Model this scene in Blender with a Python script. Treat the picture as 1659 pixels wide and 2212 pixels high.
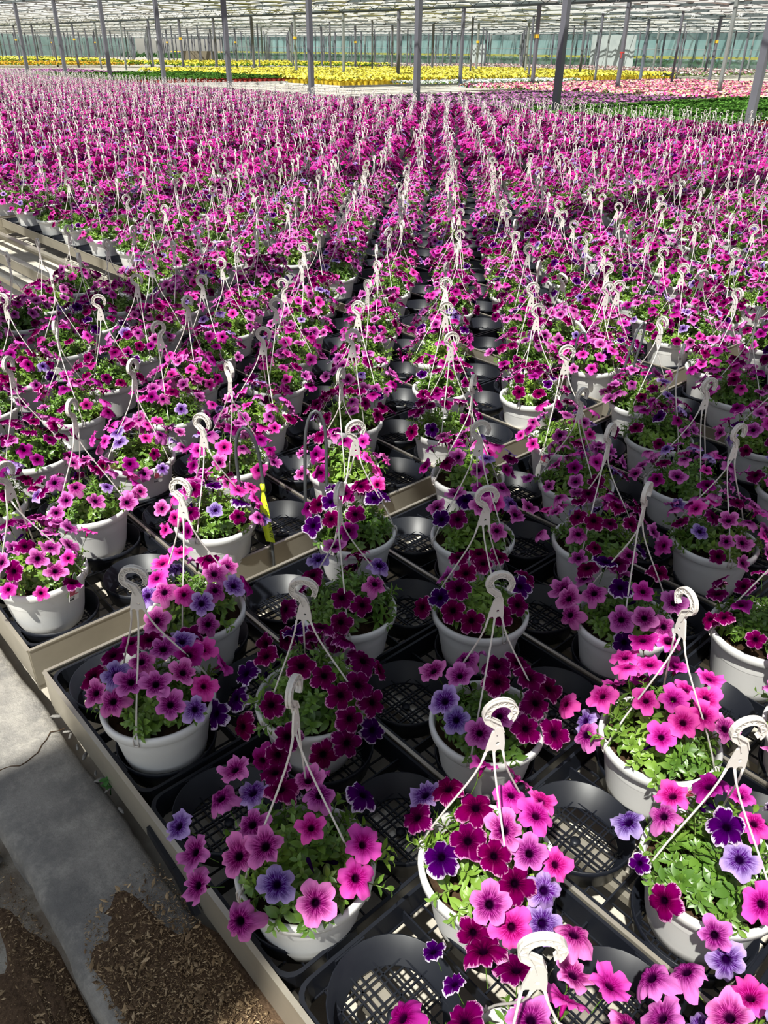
import bpy, math, random
import numpy as np
from mathutils import Vector, Matrix

# ------------------------------------------------------------------ scene, camera, light
scene = bpy.context.scene
for o in list(bpy.data.objects):
    bpy.data.objects.remove(o)
COL = scene.collection
scene.view_settings.view_transform = 'Standard'
scene.view_settings.look = 'None'
scene.view_settings.gamma = 1.0
scene.view_settings.use_curve_mapping = False
scene.view_settings.exposure = 0.6
try:
    scene.cycles.transparent_max_bounces = 32
    scene.cycles.max_bounces = 7
    scene.cycles.diffuse_bounces = 3
    scene.cycles.sample_clamp_indirect = 6.0
except Exception:
    pass

CAM_Z = 1.69
F_PX = 1682.0
Rw = Vector((0.74461472, -0.66742938, 0.0093237))
Uw = Vector((0.33358847, 0.38419266, 0.86088021))
Fw = Vector((0.57815884, 0.6379138, -0.50872226))
cam_data = bpy.data.cameras.new('camera')
cam = bpy.data.objects.new('camera', cam_data)
COL.objects.link(cam)
cam_data.sensor_fit = 'VERTICAL'
cam_data.sensor_height = 24.0
cam_data.lens = 24.0 * F_PX / 2212.0
cam_data.clip_end = 600
cam_data.clip_start = 0.02
cam.matrix_world = Matrix(((Rw.x, Uw.x, -Fw.x, 0), (Rw.y, Uw.y, -Fw.y, 0), (Rw.z, Uw.z, -Fw.z, CAM_Z), (0, 0, 0, 1)))
scene.camera = cam

world = bpy.data.worlds.new('sky')
scene.world = world
world.use_nodes = True
wn = world.node_tree
wn.nodes.clear()
sky = wn.nodes.new('ShaderNodeTexSky')
sky.sky_type = 'NISHITA'
sky.sun_disc = False
sky.sun_elevation = math.radians(60)
sky.sun_rotation = math.radians(247)
sky.air_density = 1.3
sky.dust_density = 1.2
bg = wn.nodes.new('ShaderNodeBackground')
bg.inputs['Strength'].default_value = 0.105
wo = wn.nodes.new('ShaderNodeOutputWorld')
hz = wn.nodes.new('ShaderNodeHueSaturation'); hz.inputs['Saturation'].default_value = 0.5
wn.links.new(sky.outputs[0], hz.inputs['Color']); wn.links.new(hz.outputs[0], bg.inputs['Color'])
wn.links.new(bg.outputs[0], wo.inputs['Surface'])

SUN_DIR = Vector((-0.46, -0.194, 0.866)).normalized()      # towards the sun
sd = bpy.data.lights.new('sun', 'SUN')
sd.energy = 7.9
sd.angle = math.radians(1.0)
sd.color = (1.0, 0.955, 0.88)
sun = bpy.data.objects.new('sun', sd)
COL.objects.link(sun)
sun.location = (-8, -4, 16)
sun.rotation_euler = SUN_DIR.to_track_quat('Z', 'Y').to_euler()

rng = random.Random(7)
nrg = np.random.default_rng(11)

def project(x, y, z):
    w = Vector((x, y, z - CAM_Z))
    d = w.dot(Fw)
    if d < 0.05:
        return None
    return 829.5 + F_PX * w.dot(Rw) / d, 1106 - F_PX * w.dot(Uw) / d, F_PX / d

# ------------------------------------------------------------------ helpers
class MB:
    """collects verts / faces / material index (and per-vertex uv) for ONE mesh"""
    def __init__(self):
        self.v = []; self.f = []; self.m = []; self.uv = []; self.sm = []
    def add(self, vs, fs, m=0, uv=None, smooth=True):
        b = len(self.v)
        self.v.extend(vs)
        self.uv.extend(uv if uv is not None else [(0.0, 0.0)] * len(vs))
        for f in fs:
            self.f.append(tuple(i + b for i in f)); self.m.append(m); self.sm.append(smooth)
    def box(self, c, s, m=0, rz=0.0):
        x, y, z = s[0] / 2, s[1] / 2, s[2] / 2
        ca, sa = math.cos(rz), math.sin(rz)
        vs = []
        for dz in (-z, z):
            for dx, dy in ((-x, -y), (x, -y), (x, y), (-x, y)):
                vs.append((c[0] + dx * ca - dy * sa, c[1] + dx * sa + dy * ca, c[2] + dz))
        self.add(vs, [(3, 2, 1, 0), (4, 5, 6, 7), (0, 1, 5, 4), (1, 2, 6, 5), (2, 3, 7, 6), (3, 0, 4, 7)], m, smooth=False)
    def bar(self, a, b, w, h, m=0):
        """square bar from a to b"""
        a = Vector(a); b = Vector(b); d = (b - a).normalized()
        up = Vector((0, 0, 1)) if abs(d.z) < 0.9 else Vector((1, 0, 0))
        s = d.cross(up).normalized(); u = s.cross(d)
        vs = []
        for p in (a, b):
            for i, j in ((-1, -1), (1, -1), (1, 1), (-1, 1)):
                vs.append(tuple(p + s * (i * w / 2) + u * (j * h / 2)))
        self.add(vs, [(3, 2, 1, 0), (4, 5, 6, 7), (0, 1, 5, 4), (1, 2, 6, 5), (2, 3, 7, 6), (3, 0, 4, 7)], m, smooth=False)
    def tube(self, pts, r, n=6, m=0, cap=True):
        pts = [Vector(p) for p in pts]
        rs = r if isinstance(r, (list, tuple)) else [r] * len(pts)
        vs = []; prev = None
        for i, p in enumerate(pts):
            d = (pts[min(i + 1, len(pts) - 1)] - pts[max(i - 1, 0)]).normalized()
            if prev is None:
                up = Vector((0, 0, 1)) if abs(d.z) < 0.9 else Vector((1, 0, 0))
                s = d.cross(up).normalized()
            else:
                s = (prev - d * prev.dot(d)).normalized()
            prev = s; u = d.cross(s)
            for k in range(n):
                t = 2 * math.pi * k / n
                vs.append(tuple(p + (s * math.cos(t) + u * math.sin(t)) * rs[i]))
        fs = []
        for i in range(len(pts) - 1):
            for k in range(n):
                k2 = (k + 1) % n
                fs.append((i * n + k, i * n + k2, (i + 1) * n + k2, (i + 1) * n + k))
        if cap:
            fs.append(tuple(range(n - 1, -1, -1))); b = (len(pts) - 1) * n
            fs.append(tuple(range(b, b + n)))
        self.add(vs, fs, m)
    def lathe(self, prof, n=32, m=0, c=(0, 0, 0)):
        vs = []; fs = []
        for r, z in prof:
            for k in range(n):
                t = 2 * math.pi * k / n
                vs.append((c[0] + r * math.cos(t), c[1] + r * math.sin(t), c[2] + z))
        for i in range(len(prof) - 1):
            for k in range(n):
                k2 = (k + 1) % n
                fs.append((i * n + k, i * n + k2, (i + 1) * n + k2, (i + 1) * n + k))
        self.add(vs, fs, m)
    def plate(self, outline, t, m=0, axis='y'):
        """extrude a closed xz outline along y by t"""
        n = len(outline)
        vs = [(x, -t / 2, z) for x, z in outline] + [(x, t / 2, z) for x, z in outline]
        fs = [tuple(range(n)), tuple(range(2 * n - 1, n - 1, -1))]
        for i in range(n):
            j = (i + 1) % n
            fs.append((j, i, i + n, j + n))
        self.add(vs, fs, m, smooth=False)
    def mesh(self, name, mats):
        me = bpy.data.meshes.new(name)
        me.from_pydata(self.v, [], self.f)
        if self.uv and any(u != (0.0, 0.0) for u in self.uv):
            lay = me.uv_layers.new(name='UVMap')
            li = np.empty(len(me.loops), dtype=np.int32)
            me.loops.foreach_get('vertex_index', li)
            lay.data.foreach_set('uv', np.array(self.uv, dtype=np.float32)[li].ravel())
        for mm in (mats if isinstance(mats, (list, tuple)) else [mats]):
            me.materials.append(mm)
        me.polygons.foreach_set('material_index', self.m)
        me.polygons.foreach_set('use_smooth', self.sm)
        me.update()
        return me

def obj(name, me, parent=None, loc=(0, 0, 0), rot=(0, 0, 0), scale=1.0):
    o = bpy.data.objects.new(name, me)
    COL.objects.link(o)
    o.location = loc
    o.rotation_euler = rot
    if scale != 1.0:
        o.scale = (scale,) * 3 if not isinstance(scale, (tuple, list)) else scale
    if parent is not None:
        o.parent = parent
    return o

def tag(o, label=None, cat=None, group=None, kind=None):
    if label: o['label'] = label
    if cat: o['category'] = cat
    if group: o['group'] = group
    if kind: o['kind'] = kind
    return o

def big_mesh(name, verts, tris, mats, midx=None, cols=None, smooth=True):
    """fast triangle mesh from numpy arrays"""
    me = bpy.data.meshes.new(name)
    nv, nt = len(verts), len(tris)
    me.vertices.add(nv); me.vertices.foreach_set('co', np.asarray(verts, np.float32).ravel())
    me.loops.add(nt * 3); me.loops.foreach_set('vertex_index', np.asarray(tris, np.int32).ravel())
    me.polygons.add(nt)
    me.polygons.foreach_set('loop_start', np.arange(0, nt * 3, 3, dtype=np.int32))
    for mm in mats: me.materials.append(mm)
    if midx is not None: me.polygons.foreach_set('material_index', np.asarray(midx, np.int32))
    me.polygons.foreach_set('use_smooth', np.full(nt, smooth, dtype=bool))
    if cols is not None:
        at = me.color_attributes.new('Col', 'FLOAT_COLOR', 'POINT')
        c4 = np.ones((nv, 4), np.float32); c4[:, :3] = cols
        at.data.foreach_set('color', c4.ravel())
    me.update(calc_edges=True)
    me.validate()
    return me

# ------------------------------------------------------------------ materials
def new_mat(name):
    m = bpy.data.materials.new(name); m.use_nodes = True
    nt = m.node_tree; nt.nodes.clear()
    out = nt.nodes.new('ShaderNodeOutputMaterial')
    return m, nt, out
def N(nt, typ, **kw):
    n = nt.nodes.new(typ)
    for k, v in kw.items():
        if k.startswith('_'): setattr(n, k[1:], v)
        else: n.inputs[k.replace('_', ' ')].default_value = v
    return n
def L(nt, a, b): nt.links.new(a, b)
def math_n(nt, op, a, b=None, c=None, clamp=False):
    n = nt.nodes.new('ShaderNodeMath'); n.operation = op; n.use_clamp = clamp
    for i, x in enumerate((a, b, c)):
        if x is None: continue
        if isinstance(x, (int, float)): n.inputs[i].default_value = x
        else: nt.links.new(x, n.inputs[i])
    return n.outputs[0]
def mixc(nt, fac, a, b, typ='MIX'):
    n = nt.nodes.new('ShaderNodeMix'); n.data_type = 'RGBA'; n.blend_type = typ
    for i, x in ((0, fac), (6, a), (7, b)):
        if isinstance(x, (int, float)): n.inputs[i].default_value = x
        elif isinstance(x, tuple): n.inputs[i].default_value = (*x, 1) if len(x) == 3 else x
        else: nt.links.new(x, n.inputs[i])
    return n.outputs[2]
def smooth(nt, x, a, b):
    n = nt.nodes.new('ShaderNodeMapRange'); n.interpolation_type = 'SMOOTHSTEP'
    n.inputs[1].default_value = a; n.inputs[2].default_value = b
    nt.links.new(x, n.inputs[0]); return n.outputs[0]
def noise(nt, scale, detail=4, vec=None, rough=0.55):
    n = nt.nodes.new('ShaderNodeTexNoise'); n.inputs['Scale'].default_value = scale
    n.inputs['Detail'].default_value = detail; n.inputs['Roughness'].default_value = rough
    if vec is not None: nt.links.new(vec, n.inputs['Vector'])
    return n.outputs['Fac']
def texco(nt, which='Object'):
    n = nt.nodes.new('ShaderNodeTexCoord'); return n.outputs[which]
def geo_pos(nt):
    return nt.nodes.new('ShaderNodeNewGeometry').outputs['Position']

def simple(name, col, rough=0.5, metal=0.0, spec=0.5, var=0.0, vscale=8.0, dark=(0, 0, 0), bump=0.0, bscale=60.0, world_co=True):
    m, nt, out = new_mat(name)
    p = N(nt, 'ShaderNodeBsdfPrincipled', Roughness=rough, Metallic=metal)
    p.inputs['Specular IOR Level'].default_value = spec
    co = geo_pos(nt) if world_co else texco(nt)
    if var > 0:
        f = smooth(nt, noise(nt, vscale, 5, co), 0.35, 0.75)
        L(nt, mixc(nt, math_n(nt, 'MULTIPLY', f, var), tuple(col), tuple(dark)), p.inputs['Base Color'])
    else:
        p.inputs['Base Color'].default_value = (*col, 1)
    if bump > 0:
        b = N(nt, 'ShaderNodeBump', Strength=bump, Distance=0.004)
        L(nt, noise(nt, bscale, 6, co), b.inputs['Height']); L(nt, b.outputs[0], p.inputs['Normal'])
    L(nt, p.outputs[0], out.inputs['Surface'])
    return m

def plastic_translucent(name, col, tr=0.25, dirt=0.25):
    m, nt, out = new_mat(name)
    p = N(nt, 'ShaderNodeBsdfPrincipled', Roughness=0.38)
    co = texco(nt)
    d = smooth(nt, noise(nt, 14, 6, co, 0.7), 0.52, 0.85)
    oi = nt.nodes.new('ShaderNodeObjectInfo')
    c = mixc(nt, math_n(nt, 'MULTIPLY', d, dirt), col, (0.33, 0.29, 0.24))
    c = mixc(nt, math_n(nt, 'MULTIPLY', oi.outputs['Random'], 0.12), c, (0.62, 0.58, 0.53))
    L(nt, c, p.inputs['Base Color'])
    t = N(nt, 'ShaderNodeBsdfTranslucent'); L(nt, c, t.inputs['Color'])
    mx = N(nt, 'ShaderNodeMixShader', Fac=tr)
    L(nt, p.outputs[0], mx.inputs[1]); L(nt, t.outputs[0], mx.inputs[2]); L(nt, mx.outputs[0], out.inputs['Surface'])
    return m

def leaf_like(name, col_fn, tr=0.4, gloss=0.0):
    """diffuse + translucent (thin leaf / petal); col_fn(nt) returns a colour socket"""
    m, nt, out = new_mat(name)
    c = col_fn(nt)
    d = N(nt, 'ShaderNodeBsdfDiffuse'); t = N(nt, 'ShaderNodeBsdfTranslucent')
    L(nt, c, d.inputs['Color']); L(nt, c, t.inputs['Color'])
    mx = N(nt, 'ShaderNodeMixShader', Fac=tr)
    L(nt, d.outputs[0], mx.inputs[1]); L(nt, t.outputs[0], mx.inputs[2])
    last = mx.outputs[0]
    if gloss > 0:
        g = N(nt, 'ShaderNodeBsdfGlossy', Roughness=0.4)
        m2 = N(nt, 'ShaderNodeMixShader', Fac=gloss)
        L(nt, last, m2.inputs[1]); L(nt, g.outputs[0], m2.inputs[2]); last = m2.outputs[0]
    L(nt, last, out.inputs['Surface'])
    return m

def petal_mat(name, limb, edge, vein, throat, vr, tr, e0=None, ecol=(0.8, 0.62, 0.75), star=None):
    """petunia flower: u = radius (0 throat .. 1 rim), v = angle"""
    def fn(nt):
        uv = nt.nodes.new('ShaderNodeUVMap'); sp = nt.nodes.new('ShaderNodeSeparateXYZ')
        L(nt, uv.outputs[0], sp.inputs[0])
        r, a = sp.outputs[0], math_n(nt, 'MULTIPLY', sp.outputs[1], 2 * math.pi)
        oi = nt.nodes.new('ShaderNodeObjectInfo')
        cv = nt.nodes.new('ShaderNodeCombineXYZ')
        L(nt, math_n(nt, 'MULTIPLY', math_n(nt, 'COSINE', a), 7.0), cv.inputs[0])
        L(nt, math_n(nt, 'MULTIPLY', math_n(nt, 'SINE', a), 7.0), cv.inputs[1])
        L(nt, math_n(nt, 'MULTIPLY_ADD', r, 1.2, math_n(nt, 'MULTIPLY', oi.outputs['Random'], 30.0)), cv.inputs[2])
        nv = noise(nt, 2.2, 3, cv.outputs[0], 0.6)
        nv2 = noise(nt, 0.55, 2, cv.outputs[0])
        c = mixc(nt, smooth(nt, r, 0.35, 1.0), limb, edge)
        # veins reach out from the throat
        vf = math_n(nt, 'SUBTRACT', 1.0, smooth(nt, r, vr * 0.45, vr * 1.08))
        vv = smooth(nt, nv, 0.38, 0.54)
        c = mixc(nt, math_n(nt, 'MULTIPLY', vf, math_n(nt, 'MULTIPLY_ADD', vv, 0.85, 0.15)), c, vein)
        if star is not None:      # paler stripe down the middle of every lobe gap
            st = math_n(nt, 'ABSOLUTE', math_n(nt, 'COSINE', math_n(nt, 'MULTIPLY', a, 2.5)))
            st = math_n(nt, 'SUBTRACT', 1.0, smooth(nt, st, 0.0, 0.22))
            c = mixc(nt, math_n(nt, 'MULTIPLY', math_n(nt, 'MULTIPLY', st, smooth(nt, r, 0.3, 0.9)), 0.65), c, star)
        if e0 is not None:
            er = math_n(nt, 'MULTIPLY_ADD', math_n(nt, 'SUBTRACT', nv, 0.5), 0.42, r)
            er = math_n(nt, 'MULTIPLY_ADD', math_n(nt, 'SUBTRACT', nv2, 0.5), 0.22, er)
            c = mixc(nt, smooth(nt, er, e0, e0 + 0.07), c, ecol)
        c = mixc(nt, math_n(nt, 'SUBTRACT', 1.0, smooth(nt, r, tr * 0.4, tr)), c, throat)
        hs = nt.nodes.new('ShaderNodeHueSaturation')
        L(nt, math_n(nt, 'MULTIPLY_ADD', oi.outputs['Random'], 0.03, 0.485), hs.inputs['Hue'])
        L(nt, math_n(nt, 'MULTIPLY_ADD', oi.outputs['Random'], 0.3, 0.85), hs.inputs['Value'])
        L(nt, c, hs.inputs['Color'])
        return hs.outputs[0]
    return leaf_like(name, fn, 0.33)

M = {}
PET = {  # colour family: limb, edge, vein, throat, vein reach, throat radius, picotee
 'P': dict(limb=(0.50, 0.062, 0.34), edge=(0.70, 0.20, 0.53), vein=(0.13, 0.0, 0.075), throat=(0.012, 0.0, 0.012), vr=0.86, tr=0.36),
 'H': dict(limb=(0.58, 0.028, 0.33), edge=(0.76, 0.10, 0.46), vein=(0.24, 0.0, 0.09), throat=(0.025, 0.0, 0.015), vr=0.70, tr=0.30),
 'B': dict(limb=(0.115, 0.0, 0.042), edge=(0.15, 0.0, 0.075), vein=(0.03, 0.0, 0.014), throat=(0.006, 0.0, 0.006), vr=0.62, tr=0.32, e0=0.91, ecol=(0.66, 0.27, 0.50), star=(0.42, 0.06, 0.25)),
 'M': dict(limb=(0.26, 0.002, 0.14), edge=(0.40, 0.025, 0.27), vein=(0.10, 0.0, 0.045), throat=(0.012, 0.0, 0.01), vr=0.75, tr=0.32, e0=0.97, ecol=(0.72, 0.28, 0.52)),
 'L': dict(limb=(0.29, 0.16, 0.50), edge=(0.46, 0.33, 0.64), vein=(0.045, 0.0, 0.11), throat=(0.012, 0.0, 0.03), vr=0.9, tr=0.38),
 'V': dict(limb=(0.035, 0.0, 0.062), edge=(0.055, 0.0, 0.10), vein=(0.012, 0.0, 0.03), throat=(0.004, 0.0, 0.008), vr=0.6, tr=0.32, e0=0.87, ecol=(0.66, 0.54, 0.70), star=(0.3, 0.15, 0.4)),
}
for k, d in PET.items():
    M['petal_' + k] = petal_mat('petunia_petal_' + k, **d)

def leaf_col(base, lite, dark):
    def fn(nt):
        g = nt.nodes.new('ShaderNodeNewGeometry')
        oi = nt.nodes.new('ShaderNodeObjectInfo')
        c = mixc(nt, g.outputs['Random Per Island'], dark, base)
        c = mixc(nt, smooth(nt, noise(nt, 5.0, 2, g.outputs['Position']), 0.45, 0.7), c, lite)
        c = mixc(nt, math_n(nt, 'MULTIPLY', oi.outputs['Random'], 0.35), c, (0.10, 0.21, 0.035))
        return c
    return fn
M['leaf'] = leaf_like('petunia_leaf', leaf_col((0.16, 0.30, 0.034), (0.27, 0.43, 0.055), (0.07, 0.16, 0.02)), 0.38, 0.05)
def attr_col(nt):
    a = nt.nodes.new('ShaderNodeVertexColor'); a.layer_name = 'Col'; return a.outputs[0]
M['far_petal'] = leaf_like('far_petal', attr_col, 0.3)
M['far_leaf'] = leaf_like('far_leaf', attr_col, 0.35)
M['stem'] = simple('petunia_stem', (0.14, 0.20, 0.05), 0.6)
M['pot'] = plastic_translucent('white_pot_plastic', (0.74, 0.73, 0.71), 0.10, 0.30)
M['hanger'] = plastic_translucent('ivory_hanger_plastic', (0.78, 0.735, 0.69), 0.32, 0.12)
M['soil'] = simple('potting_soil', (0.055, 0.032, 0.018), 0.95, var=0.7, vscale=60, dark=(0.012, 0.007, 0.005), bump=1.0, bscale=140, spec=0.1)
M['tray'] = simple('black_tray_plastic', (0.006, 0.007, 0.011), 0.40, spec=0.26, var=0.35, vscale=9, dark=(0.018, 0.02, 0.023))
M['alu'] = simple('weathered_aluminium', (0.52, 0.475, 0.39), 0.44, metal=0.8, var=0.5, vscale=5, dark=(0.34, 0.30, 0.24), bump=0.08)
M['rod'] = simple('dark_steel_rod', (0.07, 0.075, 0.08), 0.45, metal=0.3)
M['tagyellow'] = simple('yellow_tape', (0.62, 0.80, 0.02), 0.5)
M['ink'] = simple('black_ink', (0.02, 0.02, 0.025), 0.6)
M['tagwhite'] = simple('tag_card', (0.75, 0.74, 0.70), 0.45)
M['taggreen'] = simple('tag_green_print', (0.10, 0.24, 0.07), 0.45)
M['tagred'] = simple('tag_red_print', (0.42, 0.02, 0.05), 0.45, var=0.8, vscale=260, dark=(0.65, 0.22, 0.32))
M['steel'] = simple('galvanised_post', (0.115, 0.115, 0.135), 0.55, var=0.4, vscale=3, dark=(0.085, 0.09, 0.10))
M['steel_pale'] = simple('pale_galvanised_post', (0.19, 0.205, 0.20), 0.55)
M['girder'] = simple('girder_steel', (0.075, 0.09, 0.092), 0.6)
M['screen'] = simple('white_screen_cloth', (0.50, 0.50, 0.49), 0.8)
M['far_wall'] = simple('far_wall_cladding', (0.20, 0.25, 0.25), 0.7, var=0.6, vscale=0.2, dark=(0.32, 0.36, 0.36))
M['white_paint'] = simple('white_lettering', (0.85, 0.85, 0.83), 0.6)

def concrete(name, base, dark, light, sc=1.0, bump=0.25):
    m, nt, out = new_mat(name)
    p = N(nt, 'ShaderNodeBsdfPrincipled', Roughness=0.9)
    p.inputs['Specular IOR Level'].default_value = 0.2
    co = geo_pos(nt)
    n1 = smooth(nt, noise(nt, 2.6 * sc, 6, co, 0.6), 0.35, 0.7)
    n2 = smooth(nt, noise(nt, 11 * sc, 6, co, 0.7), 0.42, 0.72)
    n3 = smooth(nt, noise(nt, 55 * sc, 5, co, 0.75), 0.3, 0.75)
    c = mixc(nt, n1, dark, base)
    c = mixc(nt, math_n(nt, 'MULTIPLY', n2, 0.55), c, light)
    c = mixc(nt, math_n(nt, 'MULTIPLY', n3, 0.35), c, dark)
    L(nt, c, p.inputs['Base Color'])
    b = N(nt, 'ShaderNodeBump', Strength=bump, Distance=0.01)
    L(nt, math_n(nt, 'ADD', noise(nt, 55 * sc, 6, co, 0.7), noise(nt, 11 * sc, 4, co)), b.inputs['Height'])
    L(nt, b.outputs[0], p.inputs['Normal'])
    L(nt, p.outputs[0], out.inputs['Surface'])
    return m
M['kerb'] = concrete('kerb_concrete', (0.29, 0.27, 0.245), (0.155, 0.148, 0.14), (0.44, 0.41, 0.36), 2.2, 0.6)
M['ground'] = concrete('dirty_ground', (0.36, 0.34, 0.29), (0.15, 0.115, 0.085), (0.45, 0.43, 0.37), 1.2, 0.5)
M['floor'] = concrete('floor_concrete', (0.50, 0.465, 0.40), (0.34, 0.31, 0.26), (0.60, 0.57, 0.50), 0.8, 0.15)
M['chips'] = leaf_like('wood_chips', attr_col, 0.0)
M['debris'] = simple('wood_dust', (0.115, 0.073, 0.045), 0.95, var=0.85, vscale=110, dark=(0.045, 0.028, 0.017), bump=1.0, bscale=160, spec=0.1)
M['weed'] = leaf_like('weed_leaf', lambda nt: mixc(nt, 0.5, (0.06, 0.16, 0.05), (0.08, 0.2, 0.06)), 0.3)

def glass(name, tint, fac_t, refl):
    """thin pane: mostly clear, some of it milky with dirt, plus a reflection"""
    m, nt, out = new_mat(name)
    t = N(nt, 'ShaderNodeBsdfTransparent'); t.inputs['Color'].default_value = (*tint, 1)
    d = N(nt, 'ShaderNodeBsdfTranslucent'); d.inputs['Color'].default_value = (0.8, 0.85, 0.85, 1)
    df = N(nt, 'ShaderNodeBsdfDiffuse'); df.inputs['Color'].default_value = (0.7, 0.76, 0.76, 1)
    dd = N(nt, 'ShaderNodeMixShader', Fac=0.5); L(nt, d.outputs[0], dd.inputs[1]); L(nt, df.outputs[0], dd.inputs[2])
    a = nt.nodes.new('ShaderNodeMixShader')
    n = smooth(nt, noise(nt, 0.6, 4, geo_pos(nt)), 0.35, 0.75)
    L(nt, math_n(nt, 'MULTIPLY_ADD', n, fac_t, fac_t * 0.4), a.inputs[0])
    L(nt, t.outputs[0], a.inputs[1]); L(nt, dd.outputs[0], a.inputs[2])
    g = N(nt, 'ShaderNodeBsdfGlossy', Roughness=0.08)
    b = N(nt, 'ShaderNodeMixShader', Fac=refl)
    L(nt, a.outputs[0], b.inputs[1]); L(nt, g.outputs[0], b.inputs[2])
    L(nt, b.outputs[0], out.inputs['Surface'])
    return m
M['roofglass'] = glass('roof_glass', (0.80, 0.83, 0.83), 0.0, 0.03)
M['wallglass'] = glass('wall_glass', (0.62, 0.78, 0.77), 0.16, 0.06)
M['blue'] = simple('blue_mat', (0.12, 0.42, 0.62), 0.7)
M['plastic_sheet'] = simple('white_plastic_sheet', (0.36, 0.40, 0.39), 0.5, var=0.6, vscale=1.2, dark=(0.24, 0.28, 0.28))
M['redpot'] = simple('red_pot', (0.42, 0.04, 0.035), 0.5)
M['yellowpot'] = simple('yellow_pot', (0.72, 0.52, 0.03), 0.5)
M['yellow_rail'] = simple('yellow_rail', (0.75, 0.45, 0.03), 0.5)

# ------------------------------------------------------------------ the setting: ground, kerb, floor
FLOOR_Z = 0.05
KERB_Z = 0.144
def sheet(x0, x1, y0, y1, z):
    mb = MB()
    mb.add([(x0, y0, z), (x1, y0, z), (x1, y1, z), (x0, y1, z)], [(0, 1, 2, 3)], smooth=False)
    return mb
fl = sheet(0.3, 175, -20, 240, FLOOR_Z)
tag(obj('floor', fl.mesh('floor', M['floor'])), 'pale concrete greenhouse floor under the benches and beds', 'floor', kind='structure')
mb = MB()
nx, ny = 26, 90
vs = []
for j in range(ny + 1):
    for i in range(nx + 1):
        x = -3.0 + 3.2 * (i / nx); y = -3 + 12 * (j / ny)
        z = 0.012 * math.sin(x * 9 + y * 5) * math.sin(y * 7.3 - x * 3)
        vs.append((x, y, max(z, -0.008)))
mb.add(vs, [(j * (nx + 1) + i, j * (nx + 1) + i + 1, (j + 1) * (nx + 1) + i + 1, (j + 1) * (nx + 1) + i) for j in range(ny) for i in range(nx)])
tag(obj('ground', mb.mesh('ground', M['ground'])), 'dusty grey walkway ground left of the kerb', 'ground', kind='structure')

# kerb: weathered concrete beam, worn edges
prof = [(0.145, -0.02), (0.140, 0.07), (0.132, 0.115), (0.140, 0.136), (0.158, KERB_Z), (0.21, KERB_Z + 0.001), (0.27, KERB_Z), (0.33, KERB_Z - 0.001), (0.352, KERB_Z - 0.004), (0.362, 0.128), (0.366, 0.03)]
mb = MB(); vs = []; ys = [-2.5 + 0.03 * k for k in range(420)]
nr = random.Random(3)
for k, y in enumerate(ys):
    w1 = 0.006 * math.sin(y * 11.3) + 0.004 * math.sin(y * 29 + 1) + nr.uniform(-0.003, 0.003)
    w2 = 0.004 * math.sin(y * 13.7 + 2) + nr.uniform(-0.003, 0.003)
    for q, (x, z) in enumerate(prof):
        w = w1 * max(0, 1 - q / 5) + w2 * max(0, (q - 6) / 4)
        dz = nr.uniform(-0.0012, 0.0012) if 2 < q < 9 else 0
        vs.append((x + w, y, z + dz))
n = len(prof)
mb.add(vs, [(k * n + q, k * n + q + 1, (k + 1) * n + q + 1, (k + 1) * n + q) for k in range(len(ys) - 1) for q in range(n - 1)])
kerb = tag(obj('trim_1', mb.mesh('kerb', M['kerb'])), 'weathered grey concrete kerb running along the front of the benches', 'kerb', kind='structure')

# crack across the kerb: a thin recessed dark line of its own
mb = MB()
pts = [(0.135 + 0.235 * t, 1.60 + 0.06 * math.sin(t * 9) * 0.3 + 0.05 * t + nr.uniform(-0.006, 0.006), KERB_Z + 0.0016) for t in [i / 14 for i in range(15)]]
for a, b in zip(pts, pts[1:]):
    mb.bar(a, b, 0.0022, 0.0012)
obj('crack', mb.mesh('crack', M['soil']), kerb)

# wood chips and dust spilt over the kerb and the ground beside it
def mound(name, cx, cy, rx, ry, h, z0, seed, label):
    r = random.Random(seed); mb = MB(); vs = [(cx, cy, z0 + h)]; rings = 9; seg = 40
    for i in range(1, rings + 1):
        t = i / rings
        for k in range(seg):
            a = 2 * math.pi * k / seg
            rr = t * (1 + 0.14 * math.sin(3 * a + seed) + 0.08 * math.sin(7 * a + 2 * seed))
            z = z0 + h * (1 - t * t) * (1 + r.uniform(-0.5, 0.5)) - (0.004 if i == rings else 0)
            vs.append((cx + rx * rr * math.cos(a), cy + ry * rr * math.sin(a), z))
    fs = [(0, 1 + k, 1 + (k + 1) % seg) for k in range(seg)]
    for i in range(rings - 1):
        for k in range(seg):
            a = 1 + i * seg + k; b = 1 + i * seg + (k + 1) % seg
            fs.append((a, a + seg, b + seg, b))
    mb.add(vs, fs)
    return tag(obj(name, mb.mesh(name, M['debris'])), label, 'wood dust', kind='stuff')
mound('wood_dust', 0.258, 0.70, 0.135, 0.44, 0.012, KERB_Z - 0.002, 2, 'brown wood dust heaped across the concrete kerb')
mound('wood_dust', 0.06, 0.92, 0.085, 0.42, 0.016, 0.002, 5, 'brown wood dust banked on the ground against the kerb')
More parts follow.
